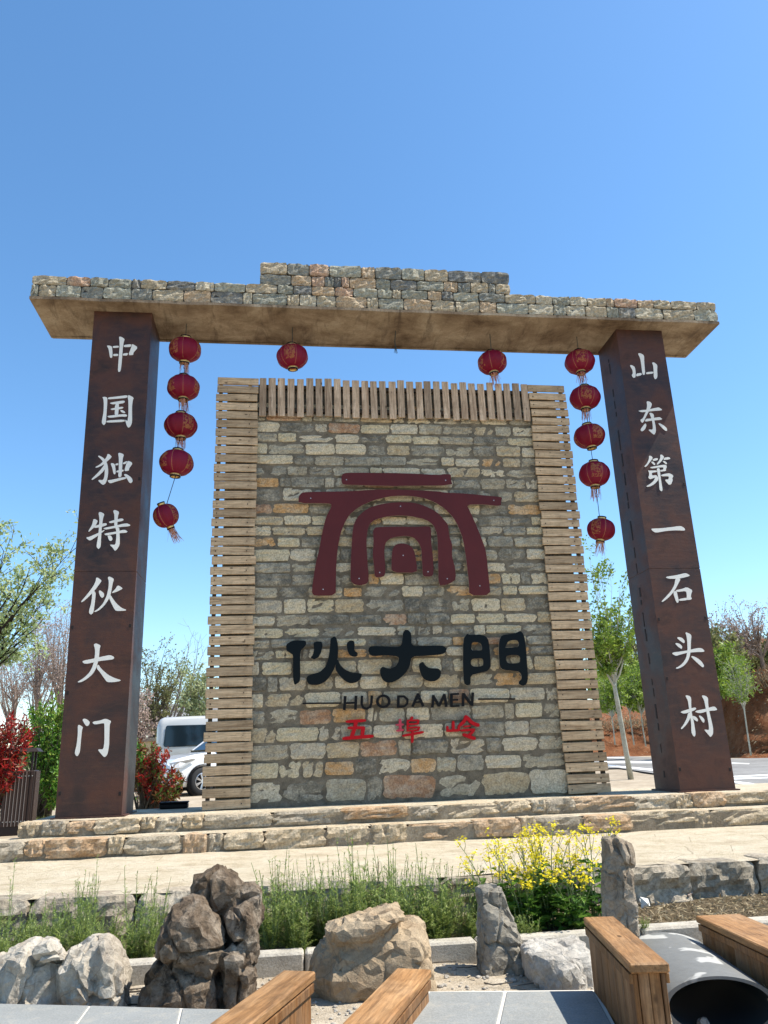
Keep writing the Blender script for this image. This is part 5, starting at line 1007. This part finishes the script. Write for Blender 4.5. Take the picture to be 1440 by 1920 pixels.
# ------------------------------------------------------------------ vehicles
M['car_white'] = plain('white_car_paint', (.72, .73, .74), .3, 0, .5, 0, 8, 0, .8); M['van_silver'] = plain('pearl_van_paint', (.56, .54, .49), .32, .15, .5, 0, 8, 0, .7)
M['glass'] = plain('tinted_glass', (.012, .022, .028), .06, 0, .5); M['tyre'] = plain('tyre_rubber', (.018, .018, .019), .8); M['rim'] = plain('alloy_rim', (.55, .56, .58), .3, .8); M['lamp'] = plain('lamp_lens', (.42, .42, .40), .12, .2, .6); M['blue'] = plain('blue_decal', (.05, .22, .42), .4)
def wheel(parent, x, y, z, r, out, spokes=7):
    w = empty('wheel', (0, 0, 0)); w.parent = parent; w.location = (x, y, z); s = out
    m = MB(); prof = [(r*.62, -.10), (r*.9, -.11), (r, -.08), (r, .08), (r*.9, .11), (r*.62, .10)]; mt = Matrix.Rotation(math.pi/2, 4, 'X'); m.lathe(prof, 32, mt); m.build('tyre', M['tyre'], w, True)
    m = MB(); m.lathe([(r*.62, -.09), (r*.60, .0), (r*.62, .09)], 32, mt); m.lathe([(r*.66, s*-.095), (r*.58, s*-.105), (r*.56, s*-.085)], 32, mt)
    for k in range(spokes):
        a = 2*math.pi*k/spokes
        for da in (-.10, .10):
            p = [Vector((math.cos(a)*r*.1, s*.085, math.sin(a)*r*.1)), Vector((math.cos(a+da)*r*.6, s*.09, math.sin(a+da)*r*.6))]; m.tube(p, [r*.05, r*.04], 5)
    m.tube([(0, s*.02, 0), (0, s*.10, 0)], r*.16, 12); m.build('rim', M['rim'], w)
    m = MB(); m.tube([(0, s*.0, 0), (0, s*.02, 0)], r*.58, 20); m.build('brake_disc', M['black'], w)
def loft(secs, close=True):
    """secs: list of (x, [(y, z), ...]) cross-sections, same count"""
    m = MB(); n = len(secs[0][1]); vs = [(x, y, z) for x, s in secs for y, z in s]
    fs = [(i*n+k, (i+1)*n+k, (i+1)*n+(k+1) % n, i*n+(k+1) % n) for i in range(len(secs)-1) for k in range(n)]
    if close: fs += [tuple(range(n)), tuple((len(secs)-1)*n+k for k in range(n-1, -1, -1))]
    m.add(vs, fs); return m
def sec(w, zb, zt, belt, tw):
    """half-section points round the body: sill, belt line, shoulder, top"""
    h = [(w*.90, zb), (w*.985, zb+.10), (w, zb+(belt-zb)*.5), (w*.985, belt-.06), (w*.94, belt), (tw, zt-.05), (tw*.86, zt)]
    return [(-y, z) for y, z in h]+[(y, z) for y, z in reversed(h)]
def car():
    wc = gnd(378, 20.0, ZB); yaw = rad(33); o = tag(empty('parked_car', (0, 0, 0)), 'white car parked nose to the left in front of the van', 'car')
    # local: nose at -x; near side -y; front near wheel at (-1.38, -.80)
    Rm = Matrix.Rotation(yaw, 4, 'Z'); off = Rm @ Vector((-1.38, -.80, 0)); o.location = (wc.x-off.x, wc.y-off.y, ZB+.02); o.rotation_euler = (0, 0, yaw)
    S = [(-2.28, sec(.62, .34, .62, .58, .52)), (-2.20, sec(.78, .25, .78, .74, .66)), (-2.0, sec(.86, .22, .90, .86, .74)), (-1.5, sec(.90, .22, 1.00, .95, .78)), (-.95, sec(.91, .22, 1.06, 1.0, .78)), (-.85, sec(.91, .22, 1.09, 1.0, .78)), (2.0, sec(.91, .22, 1.06, 1.0, .80)), (2.25, sec(.84, .28, 1.0, .95, .74))]
    loft(S).build('body', M['car_white'], o, False)
    Gs = [(-.92, sec(.76, 1.02, 1.10, 1.08, .72)), (-.15, sec(.80, 1.02, 1.60, 1.2, .60)), (.3, sec(.80, 1.02, 1.68, 1.2, .60)), (1.4, sec(.80, 1.02, 1.66, 1.2, .60)), (2.1, sec(.76, 1.02, 1.15, 1.1, .62))]
    g = loft(Gs).build('cabin_glass', M['glass'], o, False)
    m = loft([(-.20, sec(.62, 1.57, 1.63, 1.60, .58)), (.3, sec(.64, 1.62, 1.71, 1.66, .58)), (1.4, sec(.64, 1.60, 1.69, 1.64, .58)), (1.6, sec(.6, 1.50, 1.56, 1.53, .56))]); m.build('roof', M['car_white'], o)
    for y in (-1, 1):
        for (xa, za, xb, zb_) in ((-.90, 1.06, -.16, 1.62), (.52, 1.05, .50, 1.66), (1.38, 1.05, 1.45, 1.64)): m = MB(); m.tube([(xa, y*.80, za), (xb, y*.61, zb_)], .035, 6); m.build('pillar', M['car_white'], o)
        m = MB(); m.add([(-2.16, y*.62, .80), (-2.02, y*.82, .83), (-1.62, y*.905, .90), (-1.58, y*.91, .86), (-1.95, y*.90, .68), (-2.17, y*.74, .66)], [(0, 1, 2, 3, 4, 5) if y < 0 else (5, 4, 3, 2, 1, 0)]); 
        m.v = [(v[0]-.02, v[1]+y*.02, v[2]+.01) for v in m.v]; m.build('headlight', M['lamp'], o)
        m = MB(); m.lathe([(.40, -.02), (.42, 0), (.37, .03)], 28, Matrix.Translation((-1.38, y*.905, .34)) @ Matrix.Rotation(math.pi/2, 4, 'X')); m.build('wheel_arch', M['black'], o)
        m = MB(); m.tube([(-1.38, y*.70, .34), (-1.38, y*.914, .34)], .395, 28); m.build('wheel_well', M['black'], o)
        m = MB(); m.tube([(1.35, y*.70, .34), (1.35, y*.914, .34)], .395, 28); m.build('wheel_well', M['black'], o)
        for x in (-1.38, 1.35): wheel(o, x, y*.84, .34, .335, y)
        box_obj('door_mirror', -.75, -.6, min(y*.93, y*1.08), max(y*.93, y*1.08), 1.02, 1.14, M['car_white'], o, .03)
        box_obj('door_handle', .15, .35, min(y*.905, y*.935), max(y*.905, y*.935), .86, .89, M['car_white'], o, .008)
        m = MB(); m.tube([(-2.19, y*.66, .42), (-2.14, y*.74, .42)], .06, 10); m.build('fog_lamp', M['black'], o)
    for k in range(3): box_obj('grille_bar', -2.30, -2.20, -.48, .48, .50+k*.07, .53+k*.07, M['black'], o, .005)
    box_obj('lower_intake', -2.27, -2.1, -.5, .5, .28, .38, M['black'], o, .01); box_obj('number_plate', -2.315, -2.29, -.22, .22, .42, .50, M['blue'], o)
car()
def van():
    t = 23.4; pr = atd(294, 1400, t); o = tag(empty('parked_van', (0, 0, 0)), 'silver van with wide dark side window behind the white car', 'van'); yaw = rad(6)
    Rm = Matrix.Rotation(yaw, 4, 'Z'); off = Rm @ Vector((-2.55, -.92, 0)); o.location = (pr.x-off.x, pr.y-off.y, ZB+.02); o.rotation_euler = (0, 0, yaw)
    ht = (atd(335, 1341, t).z-ZB)
    def vs_(w, zb, zt):
        h = [(w*.93, zb), (w, zb+.15), (w, zt*.52), (w*.985, zt*.62), (w*.93, zt*.88), (w*.86, zt*.955), (w*.70, zt*.99), (w*.3, zt)]; return [(-y, z) for y, z in h]+[(y, z) for y, z in reversed(h)]
    S = [(-2.58, vs_(.80, .45, ht*.90)), (-2.50, vs_(.90, .32, ht*.965)), (-2.38, vs_(.93, .25, ht*.99)), (-1.5, vs_(.94, .25, ht)), (1.2, vs_(.94, .25, ht)), (1.7, vs_(.93, .25, ht*.93)), (2.35, vs_(.90, .25, ht*.60)), (2.62, vs_(.82, .3, ht*.46))]
    m = loft(S); b = m.build('body', M['van_silver'], o, True)
    bm = bmesh.new(); bm.from_mesh(b.data); bm.free()
    md = b.modifiers.new('e', 'EDGE_SPLIT'); md.split_angle = rad(40)
    za, zb_ = ht*.575, ht*.865
    for y in (-1, 1):
        for (x0, x1) in ((-2.36, -.62), (-.54, .62), (.70, 1.5)):
            m = MB(); r = .07; P = []
            for (cx, cz, a0) in ((x1-r, zb_-r, 0), (x0+r+.04, zb_-r, 90), (x0+r, za+r, 180), (x1-r, za+r, 270)): P += [(cx+r*math.cos(rad(a0+d)), cz+r*math.sin(rad(a0+d))) for d in (0, 30, 60, 90)]
            def yy(z): f = (z-ht*.62)/(ht*.26); return .94*(.985-.055*max(0, min(1, f)))+.012
            m.add([(px, y*yy(pz), pz) for px, pz in P], [tuple(range(len(P))) if y < 0 else tuple(range(len(P)-1, -1, -1))]); w_ = m.build('side_window', M['glass'], o)
        for x in (-1.6, 1.55):
            m = MB(); m.tube([(x, y*.7, .34), (x, y*.95, .34)], .40, 26); m.build('wheel_well', M['black'], o); wheel(o, x, y*.86, .34, .33, y, 5)
        m = MB(); m.add([(-1.45, y*.952, ht*.40), (-1.25, y*.952, ht*.40), (-.6, y*.952, ht*.56), (-.95, y*.952, ht*.56)], [(0, 1, 2, 3) if y < 0 else (3, 2, 1, 0)]); m.build('blue_stripe', M['blue'], o)
        box_obj('tail_lamp' if True else '', -2.60, -2.52, min(y*.78, y*.90), max(y*.78, y*.90), ht*.40, ht*.56, M['leaf_red'], o, .01)
    box_obj('rear_bumper', -2.68, -2.50, -.85, .85, .28, .48, M['van_silver'], o, .03)
    m = MB(); m.add([(-2.565, -.66, ht*.86), (-2.60, -.74, ht*.58), (-2.60, .74, ht*.58), (-2.565, .66, ht*.86)], [(0, 1, 2, 3)]); m.build('rear_window', M['glass'], o)
    m = MB(); m.add([(1.76, -.72, ht*.91), (2.36, -.78, ht*.62), (2.36, .78, ht*.62), (1.76, .72, ht*.91)], [(3, 2, 1, 0)]); m.build('windscreen', M['glass'], o)
van()
